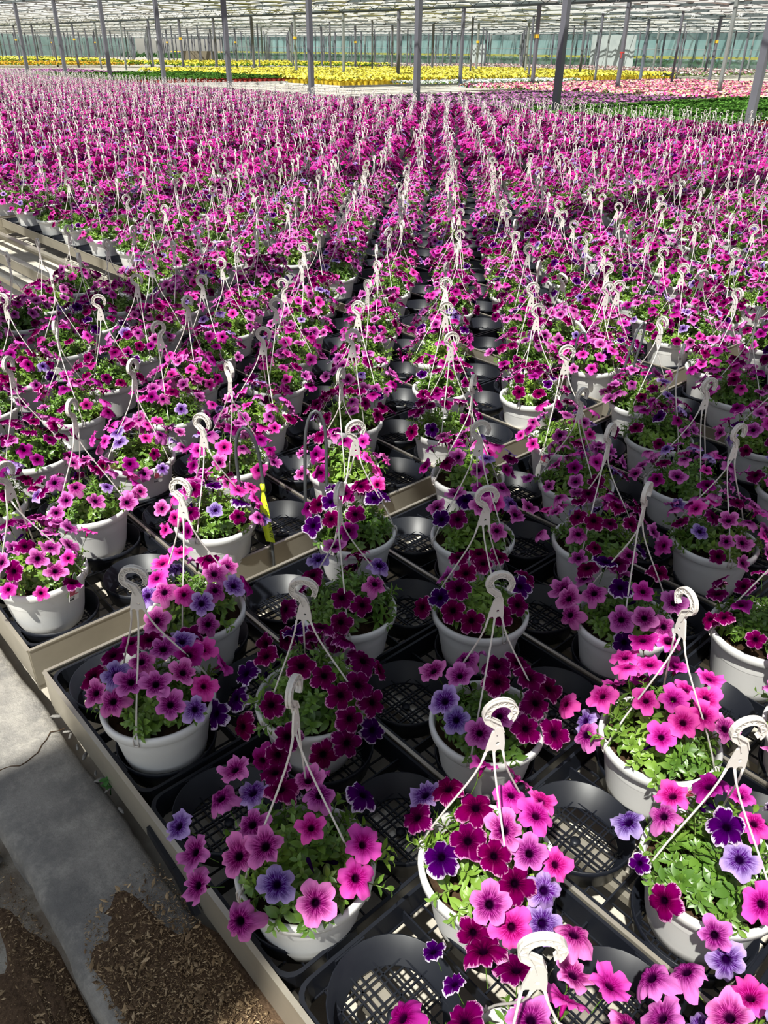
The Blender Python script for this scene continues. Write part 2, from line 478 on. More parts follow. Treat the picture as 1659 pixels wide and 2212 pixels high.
def chips(name, n, fx, zf, label, seed):
    r = np.random.default_rng(seed); V = []; T = []; Cc = []
    pal = np.array([(0.34, 0.24, 0.14), (0.22, 0.15, 0.085), (0.15, 0.10, 0.06), (0.42, 0.31, 0.19), (0.10, 0.065, 0.04)])
    for i in range(n):
        x, y = fx(r)
        ln = r.choice([0.003, 0.0045, 0.007, 0.012, 0.02], p=[.42, .32, .17, .07, .02]) * r.uniform(0.7, 1.3); w = ln * r.uniform(0.15, 0.45); h = 0.0012
        a = r.uniform(0, 6.28); t1 = r.uniform(-0.45, 0.45)
        d = np.array([math.cos(a) * math.cos(t1), math.sin(a) * math.cos(t1), math.sin(t1)]); s = np.array([-math.sin(a), math.cos(a), r.uniform(-.3, .3)])
        c = np.array([x, y, zf(x, y) + r.uniform(0.001, 0.006)])
        b = len(V)
        V += [c - d * ln / 2, c + s * w / 2, c + d * ln / 2, c - s * w / 2, c + (0, 0, h)]
        T += [(b, b + 3, b + 4), (b + 3, b + 2, b + 4), (b + 2, b + 1, b + 4), (b + 1, b, b + 4)]
        q = pal[r.integers(5)] * r.uniform(0.7, 1.2); Cc += [q] * 5
    me = big_mesh(name, np.array(V), np.array(T), [M['chips']], None, np.array(Cc), smooth=False)
    return tag(obj(name, me), label, 'wood chips', kind='stuff')
def fx1(r):
    while True:
        x, y = r.uniform(0.15, 0.365), r.normal(0.80, 0.17)
        if 0.3 < y < 1.13 + 0.25 * (x - 0.25) and (x - 0.15) > (y - 1.02) * 0.4: return x, y
def zf1(x, y):
    t = ((x - 0.258) / 0.135) ** 2 + ((y - 0.70) / 0.44) ** 2
    return KERB_Z + max(0, 0.011 * (1 - t))
chips('wood_chips', 13000, fx1, zf1, 'tan wood chips scattered over the dust on the kerb', 1)
def fx2(r):
    while True:
        x, y = 0.128 - abs(r.normal(0, 0.06)), r.normal(0.95, 0.25)
        if x > -0.25 and y > 0.2: return x, y
chips('wood_chips', 6000, fx2, lambda x, y: 0.012 * max(0, 1 - ((x - .06) / .085) ** 2 - ((y - .92) / .42) ** 2) + 0.004, 'darker wood chips lying on the ground below the kerb', 2)
# chalky bits of broken mortar in the slot beside the bench
for k in range(9):
    mb = MB(); s = nr.uniform(0.006, 0.013)
    mb.lathe([(0.001, s * .55), (s * .8, s * .4), (s, 0), (s * .7, -s * .4), (0.001, -s * .5)], 7)
    q = mb.mesh('mortar_chip', M['kerb'])
    for v in q.vertices: v.co *= nr.uniform(0.85, 1.15)
    o = obj('mortar_chip', q, None, (0.370 + nr.uniform(-.003, .003), 1.70 - 0.045 * k + nr.uniform(-.02, .02), KERB_Z - 0.006), (0, 0, nr.uniform(0, 3)), (0.55, 1.6, 0.8))
    tag(o, 'chalky crumb of mortar in the slot between kerb and bench', 'mortar chip', 'mortar crumbs beside the bench lip')
# stones at the left frame edge under the kerb
for k, (x, y, s) in enumerate(((0.095, 1.50, .03), (0.06, 1.44, .024))):
    mb = MB(); mb.lathe([(0.001, s * .6), (s * .7, s * .5), (s, 0.1 * s), (s * .8, -s * .3), (0.001, -s * .35)], 9)
    q = mb.mesh('stone', M['kerb'])
    for v in q.vertices: v.co *= nr.uniform(0.8, 1.2)
    tag(obj('stone', q, None, (x, y, 0.012)), ('larger', 'smaller')[k] + ' of two pale stones lying at the foot of the kerb', 'stone')
# broken plastic strip lying on the kerb edge
mb = MB()
P0 = [(0.375, 1.175, 0.206), (0.372, 1.06, 0.186), (0.366, 0.99, 0.170), (0.365, 0.965, 0.150)]
for a, b in zip(P0, P0[1:]): mb.bar(a, b, 0.012, 0.030)
tag(obj('plastic_strip', mb.mesh('plastic_strip', M['tray'])), 'bent black plastic strip hanging over the bench lip onto the kerb', 'plastic strip')
# weed in the slot
weed = obj('weed', None, None, (0.374, 1.40, KERB_Z - 0.03)); weed.empty_display_size = 0.05
tag(weed, 'small dark green weed sprouting between kerb and bench', 'weed')
def leaf_mesh(name, ln, w, mat, fold=0.25):
    mb = MB(); vs = []; prof_l = [(0, 0.12), (0.25, 0.8), (0.55, 1.0), (0.82, 0.6), (1, 0.03)]
    for t, q in prof_l:
        z = 0.18 * ln * math.sin(t * 2.6) - 0.1 * ln * t
        vs += [(ln * t, -w * q / 2, z + fold * w * q * .5), (ln * t, 0, z), (ln * t, w * q / 2, z + fold * w * q * .5)]
    fs = []
    for i in range(4):
        a = i * 3
        fs += [(a, a + 3, a + 4, a + 1), (a + 1, a + 4, a + 5, a + 2)]
    mb.add(vs, fs)
    return mb.mesh(name, mat)
wl = leaf_mesh('weed_leaf', 0.035, 0.022, M['weed'])
for k in range(7):
    obj('leaf', wl, weed, (0, 0, 0.012 * k * 0.5 + 0.02), (nr.uniform(-.4, .4), nr.uniform(-.5, .2), k * 2.1), nr.uniform(0.6, 1.0))
mb = MB(); mb.tube([(0, 0, 0), (0.004, 0, 0.03), (0, 0.003, 0.06)], 0.0015, 5); obj('stem', mb.mesh('stem', M['weed']), weed)

# ------------------------------------------------------------------ rolling benches
LIP = 0.273
BX0, BW, TR = 0.38, 2.70, 0.54
def bench_x(k): return BX0 + 2.81 * k
def bench_y(r): return 1.86 + 6.60 * r           # r = -1 is the bench in front of the gap
BLEN = 6.49
def box_mesh(name, s, mat):
    mb = MB(); mb.box((0, 0, 0), s); return mb.mesh(name, mat)
me_side = MB()
me_side.box((0, 0, 0.0), (0.006, BLEN, 0.115)); me_side.box((0.02, 0, -0.05), (0.045, BLEN, 0.005)); me_side.box((0.0, 0, 0.0585), (0.011, BLEN, 0.004))
me_side = me_side.mesh('side_lip', M['alu'])
me_end = MB()
me_end.box((0, 0, -0.005), (BW, 0.006, 0.125)); me_end.box((0, 0.006, -0.06), (BW, 0.012, 0.05)); me_end.box((0, 0, 0.0585), (BW, 0.010, 0.004))
me_end = me_end.mesh('end_lip', M['alu'])
me_div = MB(); me_div.box((0, 0, 0), (0.005, BLEN - .02, 0.075)); me_div.box((0, 0, 0.038), (0.009, BLEN - .02, 0.004)); me_div = me_div.mesh('divider', M['alu'])
me_rail = MB(); me_rail.box((0, 0, 0), (0.05, BLEN - .02, 0.02)); me_rail.box((0.02, 0, -0.03), (0.008, BLEN - .02, 0.06)); me_rail = me_rail.mesh('support_rail', M['alu'])
me_leg = box_mesh('foot', (0.05, 0.08, 0.11), M['alu'])
lab_b = {(0, -1): 'aluminium rolling bench nearest the camera, beside the kerb', (0, 0): 'aluminium rolling bench behind the gap, with a stretch of bare rails'}
bench_rows = []
for r in range(-1, 7):
    for k in range(6):
        x0, y0 = bench_x(k), bench_y(r)
        vis = [project(x0 + dx, y0 + dy, LIP) for dx in (0, 1.35, BW) for dy in (0, 1.6, 3.2, 4.8, BLEN)]
        if not any(p and -250 < p[0] < 1910 and p[1] < 2500 for p in vis): continue
        b = obj('rolling_bench', None, None, (x0 + BW / 2, y0 + BLEN / 2, FLOOR_Z)); b.empty_display_size = 0.3
        far = r > 0 or k > 1
        lb = lab_b.get((k, r)) or ('aluminium bench under petunia baskets, %s from the kerb, %s bench row' % (['first', 'second', 'third', 'fourth', 'fifth', 'sixth'][k], ['nearest', 'second', 'third', 'fourth', 'fifth', 'sixth', 'seventh'][r] if r >= 0 else 'front'))
        tag(b, lb, 'bench', 'rolling benches')
        zz = LIP - 0.0605 - FLOOR_Z
        obj('side_lip', me_side, b, (-BW / 2, 0, zz)); obj('side_lip', me_side, b, (BW / 2, 0, zz), (0, 0, math.pi))
        obj('end_lip', me_end, b, (0, -BLEN / 2, zz)); obj('end_lip', me_end, b, (0, BLEN / 2, zz), (0, 0, math.pi))
        for d in range(1, 5):
            obj('divider', me_div, b, (-BW / 2 + TR * d, 0, LIP - 0.041 - FLOOR_Z))
        if not far:
            for d in range(10):
                obj('support_rail', me_rail, b, (-BW / 2 + 0.135 + 0.27 * d, 0, 0.193 - FLOOR_Z - 0.003))
            for sx in (-1, 1):
                for sy in (-.45, 0, .45): obj('foot', me_leg, b, (sx * (BW / 2 - .1), sy * BLEN, 0.055))
# ------------------------------------------------------------------ plant trays (2 x 2 cups)
TZ = 0.2055
CELL = ((-0.135, -0.135), (0.135, 0.135), (-0.135, 0.135), (0.135, -0.135))
def tray_frame(detail):
    mb = MB(); h = 0.263; c = 0.035; ring = []
    for qx, qy, a0 in ((1, 1, 0), (-1, 1, 90), (-1, -1, 180), (1, -1, 270)):
        for s in range(5 if detail else 2):
            a = math.radians(a0 + 90 * s / (4 if detail else 1))
            ring.append((qx * (h - c) + c * math.cos(a), qy * (h - c) + c * math.sin(a)))
    n = len(ring); vs = []
    for k, z in ((0.97, 0), (1.0, 0.058), (1.0, 0.061), (0.972, 0.061), (0.955, 0.003)):
        vs += [(x * k, y * k, z) for x, y in ring]
    mb.add(vs, [(i * n + q, i * n + (q + 1) % n, (i + 1) * n + (q + 1) % n, (i + 1) * n + q) for i in range(4) for q in range(n)], smooth=False)
    # mesh floor between the cups
    st = 0.05 if detail else 0.1
    for i in range(-5, 6) if detail else range(-2, 3):
        t = i * st
        mb.bar((t, -0.25, 0.005), (t, 0.25, 0.005), 0.0032, 0.005); mb.bar((-0.25, t, 0.005), (0.25, t, 0.005), 0.0032, 0.005)
    if detail:   # low stiffening walls crossing the middle
        mb.box((0, 0, 0.018), (0.505, 0.004, 0.034)); mb.box((0, 0, 0.018), (0.004, 0.505, 0.034))
        for sx in (-1, 1):
            for sy in (-1, 1):
                mb.box((sx * 0.258, sy * 0.135, 0.045), (0.012, 0.07, 0.028)); mb.box((sx * 0.135, sy * 0.258, 0.045), (0.07, 0.012, 0.028))
    return mb
def cup_geo(mb, c, n=28, bars=True):
    mb.lathe([(0.1185, 0.050), (0.1180, 0.0605), (0.1155, 0.0605), (0.106, 0.008), (0.090, 0.006), (0.090, 0.0), (0.108, 0.0), (0.1175, 0.050)], n, 0, c)
    if bars:
        for i in range(-3, 4):
            t = i * 0.0255; q = math.sqrt(max(0.0905 ** 2 - t * t, 0))
            mb.bar((c[0] + t, c[1] - q, c[2] + .003), (c[0] + t, c[1] + q, c[2] + .003), 0.0032, 0.005)
            mb.bar((c[0] - q, c[1] + t, c[2] + .003), (c[0] + q, c[1] + t, c[2] + .003), 0.0032, 0.005)
        mb.lathe([(0.0005, 0.007), (0.011, 0.007), (0.0115, 0.001), (0.0005, 0.001)], 12, 0, c)
me_tray = tray_frame(True).mesh('tray_frame', M['tray'])
mb = MB(); cup_geo(mb, (0, 0, 0)); me_cup = mb.mesh('cup', M['tray'])
mb = tray_frame(False)
for cxy in CELL: cup_geo(mb, (*cxy, 0), 14, False)
me_tray_far = mb.mesh('plant_tray', M['tray'])

def is_empty_spot(x, y):      # trays that were lifted out of the second bench
    return x < 2.52 and 4.95 < y < 8.40
trays = []
for r in range(-1, 8):
    for k in range(6):
        for i in range(5):
            for j in range(12):
                x = bench_x(k) + TR * (i + 0.5)
                y = bench_y(r) + BLEN - 0.005 - TR * (j + 0.5) if r < 0 else bench_y(r) + 0.005 + TR * (j + 0.5)
                if is_empty_spot(x, y): continue
                p = project(x, y, 0.27)
                if not p: continue
                mg = 0.75 * p[2]
                if -mg < p[0] < 1659 + mg and -100 < p[1] < 2212 + mg: trays.append((p[2], x, y, k, r, i, j))
trays.sort(reverse=True)
ORD = 'first second third fourth fifth sixth seventh eighth ninth tenth eleventh twelfth thirteenth fourteenth fifteenth sixteenth seventeenth eighteenth nineteenth twentieth'.split()
ORD += ['twenty-' + q for q in ORD[:9]] + ['thirtieth'] + ['thirty-' + q for q in ORD[:9]] + ['fortieth'] + ['forty-' + q for q in ORD[:9]] + ['fiftieth'] + ['fifty-' + q for q in ORD[:9]] + ['sixtieth']
ordn = lambda q: ORD[min(q, 59)]
used_tray = set()
for q, (s, x, y, k, r, i, j) in enumerate(trays[:300]):
    col = ordn(k * 5 + i)
    if q < 90:
        t = obj('plant_tray', me_tray, None, (x, y, TZ))
        for c in CELL: obj('cup', me_cup, t, (*c, 0))
    else:
        t = obj('plant_tray', me_tray_far, None, (x, y, TZ))
    if q < 60:
        row = ('%s row before the gap' % ordn(j)) if r < 0 else ('%s row behind the gap' % ordn(j + 12 * r))
        tag(t, 'black four-cup tray, %s column from the kerb, %s' % (col, row), 'plant tray', 'four-cup plant trays on the benches')
    else:
        tag(t, 'black plastic tray mostly hidden under the crowded petunia baskets', 'plant tray', 'hidden trays under the basket field')
# remaining trays as one mass
bv = np.array([(-.26, -.26, 0), (.26, -.26, 0), (.26, .26, 0), (-.26, .26, 0), (-.26, -.26, .055), (.26, -.26, .055), (.26, .26, .055), (-.26, .26, .055)])
bt = np.array([(0, 1, 5), (0, 5, 4), (1, 2, 6), (1, 6, 5), (2, 3, 7), (2, 7, 6), (3, 0, 4), (3, 4, 7), (4, 5, 6), (4, 6, 7)])
rest = trays[300:]
V = np.concatenate([bv + (x, y, TZ) for _, x, y, *_ in rest]); T = np.concatenate([bt + 8 * q for q in range(len(rest))])
tag(obj('far_trays', big_mesh('far_trays', V, T, [M['tray']], smooth=False)), 'mass of black trays under the far petunia baskets', 'plant trays', kind='stuff')

# ------------------------------------------------------------------ petunia hanging baskets
POT_Z = 0.213
POT_H = 0.177            # rim at z = .39
HOOK_H = 0.385           # hook apex above the rim
mb = MB()
mb.lathe([(0.002, 0.0), (0.086, 0.0), (0.0905, 0.004), (0.099, 0.035), (0.1175, 0.147), (0.1185, 0.150), (0.1275, 0.1505), (0.1305, 0.153), (0.1325, 0.168), (0.1315, 0.1745), (0.1275, 0.177), (0.1225, 0.1755), (0.1195, 0.168), (0.116, 0.13), (0.112, 0.11)], 44)
me_pot = mb.mesh('pot', M['pot'])
def soil_mesh(seed):
    r = random.Random(seed); mb = MB(); vs = [(0, 0, 0.152)]; seg = 26; rings = 9
    for i in range(1, rings + 1):
        for k in range(seg):
            a = 2 * math.pi * k / seg + i * 0.1; t = 0.1165 * i / rings
            vs.append((t * math.cos(a), t * math.sin(a), 0.152 - 0.008 * (i / rings) + r.uniform(-0.0035, 0.0035)))
    fs = [(0, 1 + k, 1 + (k + 1) % seg) for k in range(seg)]
    for i in range(rings - 1):
        for k in range(seg):
            a = 1 + i * seg + k; b = 1 + i * seg + (k + 1) % seg
            fs.append((a, a + seg, b + seg, b))
    mb.add(vs, fs); return mb.mesh('soil', M['soil'])
me_soil = [soil_mesh(k) for k in range(3)]

def flower_mesh(typ, seed):
    """petunia: five ruffled lobes round a funnel throat, tube and calyx behind"""
    r = random.Random(seed * 13 + ord(typ)); mb = MB(); seg = 40; R = 1.0; pw = r.uniform(0.5, 1.0); dp = r.uniform(0.22, 0.38)
    lob = [r.uniform(0.86, 1.12) for _ in range(5)]; ph = r.uniform(0, 6.28); ruf = r.uniform(0.06, 0.13); curl = r.uniform(-0.38, 0.14); tilt = [r.uniform(-0.34, 0.20) for _ in range(5)]; sad = r.uniform(0.0, 0.22); sph = r.uniform(0, 3)
    rings = [(0.004, -0.47), (0.06, -0.46), (0.11, -0.26), (0.17, -0.10), (0.27, 0.0), (0.45, 0.05), (0.66, 0.07), (0.85, 0.06), (1.0, 0.0)]
    vs = []; uv = []
    for t, z in rings:
        for k in range(seg + 1):
            a = 2 * math.pi * k / seg
            q = (2.5 * a / math.pi) % 5; li = int((a * 5 / (2 * math.pi) + 0.5)) % 5
            cc = abs(math.cos(2.5 * a))
            out = (1 - dp + dp * cc ** pw) * lob[li] if t > 0.3 else 1.0
            w = max(0, (t - 0.3) / 0.7)
            rad = t * (1 + (out - 1) * w) + 0.030 * w * math.sin(13 * a + ph) + 0.016 * w * math.sin(21 * a + 2 * ph)
            zz = z + w * w * (curl + tilt[li] * cc + sad * math.cos(2 * (a - sph)) + ruf * math.sin(10 * a + ph) + 0.5 * ruf * math.sin(17 * a + 2 * ph)) - 0.07 * w * (1 - cc) ** 2
            vs.append((R * rad * math.cos(a), R * rad * math.sin(a), zz)); uv.append((t, k / seg))
    n = seg + 1
    fs = [(i * n + k, i * n + k + 1, (i + 1) * n + k + 1, (i + 1) * n + k) for i in range(len(rings) - 1) for k in range(seg)]
    mb.add(vs, fs, 0, uv)
    # tube and calyx
    vs = []; m = 8; pr = [(0.18, -0.11), (0.125, -0.3), (0.085, -0.6), (0.075, -0.85)]
    for t, z in pr:
        for k in range(m + 1):
            a = 2 * math.pi * k / m; vs.append((t * math.cos(a), t * math.sin(a), z))
    fs = [(i * (m + 1) + k + 1, i * (m + 1) + k, (i + 1) * (m + 1) + k, (i + 1) * (m + 1) + k + 1) for i in range(3) for k in range(m)]
    mb.add(vs, fs, 0, [(0.5 - 0.12 * i, k / m) for i in range(4) for k in range(m + 1)])
    for k in range(5):     # sepals
        a = 2 * math.pi * k / 5 + 0.3; c, s = math.cos(a), math.sin(a)
        mb.add([(0.07 * c, 0.07 * s, -0.9), (0.13 * c - 0.05 * s, 0.13 * s + 0.05 * c, -0.7), (0.24 * c, 0.24 * s, -0.48), (0.13 * c + 0.05 * s, 0.13 * s - 0.05 * c, -0.7)], [(0, 1, 2, 3)], 1)
    mb.tube([(0, 0, -0.84), (0.03, 0.02, -1.3), (0.0, 0.1, -1.9)], 0.028, 4, 1, False)
    return mb.mesh('petunia_flower', [M['petal_' + typ], M['leaf']])
FLW = {t: [flower_mesh(t, s) for s in range(7)] for t in PET}
def bud_mesh(seed):
    mb = MB(); mb.lathe([(0.02, -0.9), (0.08, -0.6), (0.11, -0.2), (0.17, 0.1), (0.12, 0.3), (0.02, 0.42)], 7, 0)
    return mb.mesh('spent_bloom', M['petal_V'] if seed else M['petal_L'])
me_bud = [bud_mesh(0), bud_mesh(1)]

LEAF_T = [(0.0, 0.10), (0.35, 0.9), (0.68, 0.9), (1.0, 0.04)]
def foliage_mesh(seed, stems=58, rx=0.118, h=0.105, lift=0.0, low=False):
    """leafy petunia mound: short stems with rosettes of folded leaves"""
    r = np.random.default_rng(seed); mb = MB()
    for s in range(stems):
        a = r.uniform(0, 6.283); q = math.sqrt(r.uniform(0.0, 1.0))
        bx, by = 0.06 * q * math.cos(a), 0.06 * q * math.sin(a)
        top_r = rx * q * r.uniform(0.85, 1.25)
        tz = 0.158 + h * (1 - 0.75 * q ** 2.2) * r.uniform(0.55, 1.1) + lift
        tx, ty = top_r * math.cos(a + r.normal(0, .15)), top_r * math.sin(a + r.normal(0, .15))
        p0 = np.array([bx, by, 0.148]); p2 = np.array([tx, ty, tz]); p1 = (p0 + p2) / 2 + np.array([0, 0, 0.02])
        path = [(1 - t) ** 2 * p0 + 2 * t * (1 - t) * p1 + t * t * p2 for t in (0, .33, .66, 1)]
        mb.tube(path, [0.0019, 0.0017, 0.0014, 0.001], 4, 1, False)
        nl = r.integers(9, 14)
        for i in range(nl):
            u = 1 - (i / nl) * 0.72
            p = (1 - u) ** 2 * p0 + 2 * u * (1 - u) * p1 + u * u * p2
            d = 2 * (1 - u) * (p1 - p0) + 2 * u * (p2 - p1); d /= np.linalg.norm(d)
            phi = i * 2.4 + r.uniform(-.3, .3)
            ref = np.array([0, 0, 1.0]) if abs(d[2]) < 0.95 else np.array([1.0, 0, 0])
            e1 = np.cross(d, ref); e1 /= np.linalg.norm(e1); e2 = np.cross(d, e1)
            side = e1 * math.cos(phi) + e2 * math.sin(phi)
            up = 0.95 if i < 5 else 0.3
            ax = side + d * up + np.array([0, 0, 0.15]); ax /= np.linalg.norm(ax)
            ln = r.uniform(0.021, 0.032) * (0.55 + 0.45 * min(1, i / 4)) * (1.2 if i > 7 else 1); w = ln * r.uniform(0.42, 0.56)
            nn = d - ax * d.dot(ax) + np.array([0, 0, 0.35]); nn -= ax * nn.dot(ax); nn /= np.linalg.norm(nn); bb = np.cross(nn, ax)
            vs = []
            for t, q2 in LEAF_T:
                c = p + ax * ln * t - nn * ln * 0.28 * t * t
                e = bb * w * q2 / 2 + nn * w * q2 * 0.16
                e2_ = -bb * w * q2 / 2 + nn * w * q2 * 0.16
                vs += [tuple(c + e2_), tuple(c), tuple(c + e)]
            fs = []
            for k in range(3):
                b = k * 3; fs += [(b, b + 1, b + 4, b + 3), (b + 1, b + 2, b + 5, b + 4)]
            mb.add(vs, fs, 0)
    return mb.mesh('foliage', [M['leaf'], M['stem']])
me_fol = [foliage_mesh(s, 60, 0.112 + 0.008 * (s % 3), 0.10 + 0.012 * (s % 2)) for s in range(6)]
me_fol_big = [foliage_mesh(20 + s, 84, 0.132, 0.13) for s in range(4)]

# --- hanger: stiff hook head with a ribbed C, three strands and rim clips
def hook_head(n_arc=16):
    """local frame: plate bottom at origin, hook in the xz plane, apex at z = .118"""
    mb = MB(); R = 0.0245; W = 0.0066; cz = 0.118 - R - W; cx = 0.004
    cl = []
    # stem from the plate up to the arc, then over the top to the tip
    cl += [(0.006, 0.045), (0.0005, 0.062)]
    for i in range(n_arc + 1):
        a = math.radians(205 - (205 + 40) * i / n_arc)
        cl.append((cx + R * math.cos(a), cz + R * math.sin(a)))
    wd = [W * 1.15] * 2 + [W * (1.0 if i < n_arc - 2 else 0.7) for i in range(n_arc + 1)]
    pts = []
    for i, (x, z) in enumerate(cl):
        x0, z0 = cl[max(i - 1, 0)]; x1, z1 = cl[min(i + 1, len(cl) - 1)]
        dx, dz = x1 - x0, z1 - z0; l = math.hypot(dx, dz); pts.append((x, z, -dz / l, dx / l))
    def strip(off0, off1, th):
        vs = []
        for (x, z, nx_, nz_), w in zip(pts, wd):
            for o_ in (off0, off1):
                for y in (-th / 2, th / 2):
                    vs.append((x + nx_ * w * o_, y, z + nz_ * w * o_))
        fs = []
        for i in range(len(pts) - 1):
            a = i * 4; b = a + 4
            fs += [(a, a + 2, b + 2, b), (a + 1, b + 1, b + 3, a + 3), (a, b, b + 1, a + 1), (a + 2, a + 3, b + 3, b + 2)]
        e = (len(pts) - 1) * 4
        fs += [(e, e + 2, e + 3, e + 1), (0, 1, 3, 2)]
        mb.add(vs, fs, 0, smooth=False)
    strip(-1.0, 1.0, 0.0022)        # web
    strip(-1.0, -0.72, 0.0105); strip(0.72, 1.0, 0.0105)   # flanges
    for i in range(1, len(pts) - 1):   # zig-zag ribs
        x, z, nx_, nz_ = pts[i]; x2, z2, n2, m2 = pts[i + 1]; s = 0.75 if i % 2 else -0.75; w = wd[i]
        mb.bar((x + nx_ * w * s, 0, z + nz_ * w * s), (x2 - n2 * w * s, 0, z2 - m2 * w * s), 0.0075, 0.0012)
    # tapering plate with a round hole and a slot: built as a frame round the openings
    t = 0.0038
    ol = [(-0.0165, 0.0), (-0.011, 0.0055), (-0.006, 0.0055), (-0.0035, 0.0), (0.0005, 0.0), (0.0035, 0.0055), (0.0095, 0.0055), (0.0125, 0.0), (0.0165, -0.002), (0.0170, 0.012), (0.0125, 0.052), (0.0005, 0.058), (-0.0075, 0.045), (-0.0150, 0.014)]
    hole = [(0.0035 + 0.0036 * math.cos(q * math.pi / 5), 0.020 + 0.0036 * math.sin(q * math.pi / 5)) for q in range(10)]
    # bridge outline to hole (keyhole polygon split in two halves)
    up_ol = [(-0.0150, 0.014)] + [(-0.0135, 0.020)] + [(p[0], p[1]) for p in hole[5::-1]] + [(0.0163, 0.020), (0.0125, 0.052), (0.0005, 0.058), (-0.0075, 0.045)]
    lo_ol = ol[:9] + [(0.0163, 0.020)] + [hole[0]] + [(p[0], p[1]) for p in hole[:4:-1]] + [(-0.0135, 0.020), (-0.0150, 0.014)]
    mb.plate(up_ol[1:], t); mb.plate(lo_ol, t)
    mb.box((-0.0088, 0, 0.022), (0.0016, 0.0042, 0.009))
    return mb.mesh('hook', M['hanger'])
me_hook = hook_head()
PLATE_DROP = 0.118
def hanger(parent, off, yaw, rot0, clip=False, cache={}):
    """off: apex offset from the pot axis; yaw: hook plane; rot0: first rim clip angle"""
    ax, ay = off
    base = Vector((ax * 0.86, ay * 0.86, POT_H + HOOK_H - PLATE_DROP))
    lean = Vector((ax * 0.14, ay * 0.14, PLATE_DROP)).normalized()
    q = Vector((0, 0, 1)).rotation_difference(lean).to_matrix() @ Matrix.Rotation(yaw, 3, 'Z')
    key = (round(ax, 3), round(ay, 3), round(yaw, 2), round(rot0, 2))
    h = obj('hanger', me_hook, parent, base, q.to_euler())
    qi = q.inverted()
    if key not in cache:
        ms = []; cm = []
        exits = sorted(((-0.0155, 0), (-0.0015, 1), (0.0145, 2)))
        clips = []
        for k in range(3):
            a = rot0 + 2.0944 * k
            clips.append(Vector((0.1285 * math.cos(a), 0.1285 * math.sin(a), POT_H + 0.001)))
        # leftmost exit takes the leftmost clip as seen in the hook plane
        xd = q @ Vector((1, 0, 0))
        clips.sort(key=lambda c: (c - base).dot(xd))
        for (ex, _), c in zip(exits, clips):
            e = base + q @ Vector((ex, 0, 0.001))
            d = c - e
            c1 = e + q @ Vector((0, 0, -0.07)) + Vector((d.x, d.y, 0)) * 0.10
            c2 = e + d * 0.62 + Vector((d.x, d.y, 0)) * 0.10
            path = []
            for i in range(9):
                t = i / 8
                path.append((1 - t) ** 3 * e + 3 * t * (1 - t) ** 2 * c1 + 3 * t * t * (1 - t) * c2 + t ** 3 * c)
            mb = MB(); loc = [qi @ (p - base) for p in path]
            mb.tube(loc, [0.0026] + [0.00205] * 7 + [0.0024], 6)
            ms.append(mb.mesh('strand', M['hanger'])); mb = MB()
            # clip over the rim
            an = math.atan2(c.y, c.x); rd = Vector((math.cos(an), math.sin(an), 0)); tn = Vector((-rd.y, rd.x, 0))
            for sgn in (-1, 1):
                arc = [c + tn * (0.0055 * sgn) + rd * 0.006 + Vector((0, 0, -0.016)), c + tn * (0.0055 * sgn) + rd * 0.0065 + Vector((0, 0, 0.002)), c + tn * (0.003 * sgn) + rd * 0.001 + Vector((0, 0, 0.011)), c + rd * (-0.003) + Vector((0, 0, 0.008))]
                mb.tube([qi @ (p - base) for p in arc], 0.0018, 5)
            mb.tube([qi @ (c - base + tn * s_ * 0.006 + rd * 0.006 + Vector((0, 0, -0.016))) for s_ in (-1, 1)], 0.0018, 5)
            cm.append(mb.mesh('rim_clip', M['hanger']))
        cache[key] = (ms, cm)
    for me in cache[key][0]: obj('strand', me, h)
    if clip:
        for me in cache[key][1]: obj('rim_clip', me, h)
    return h

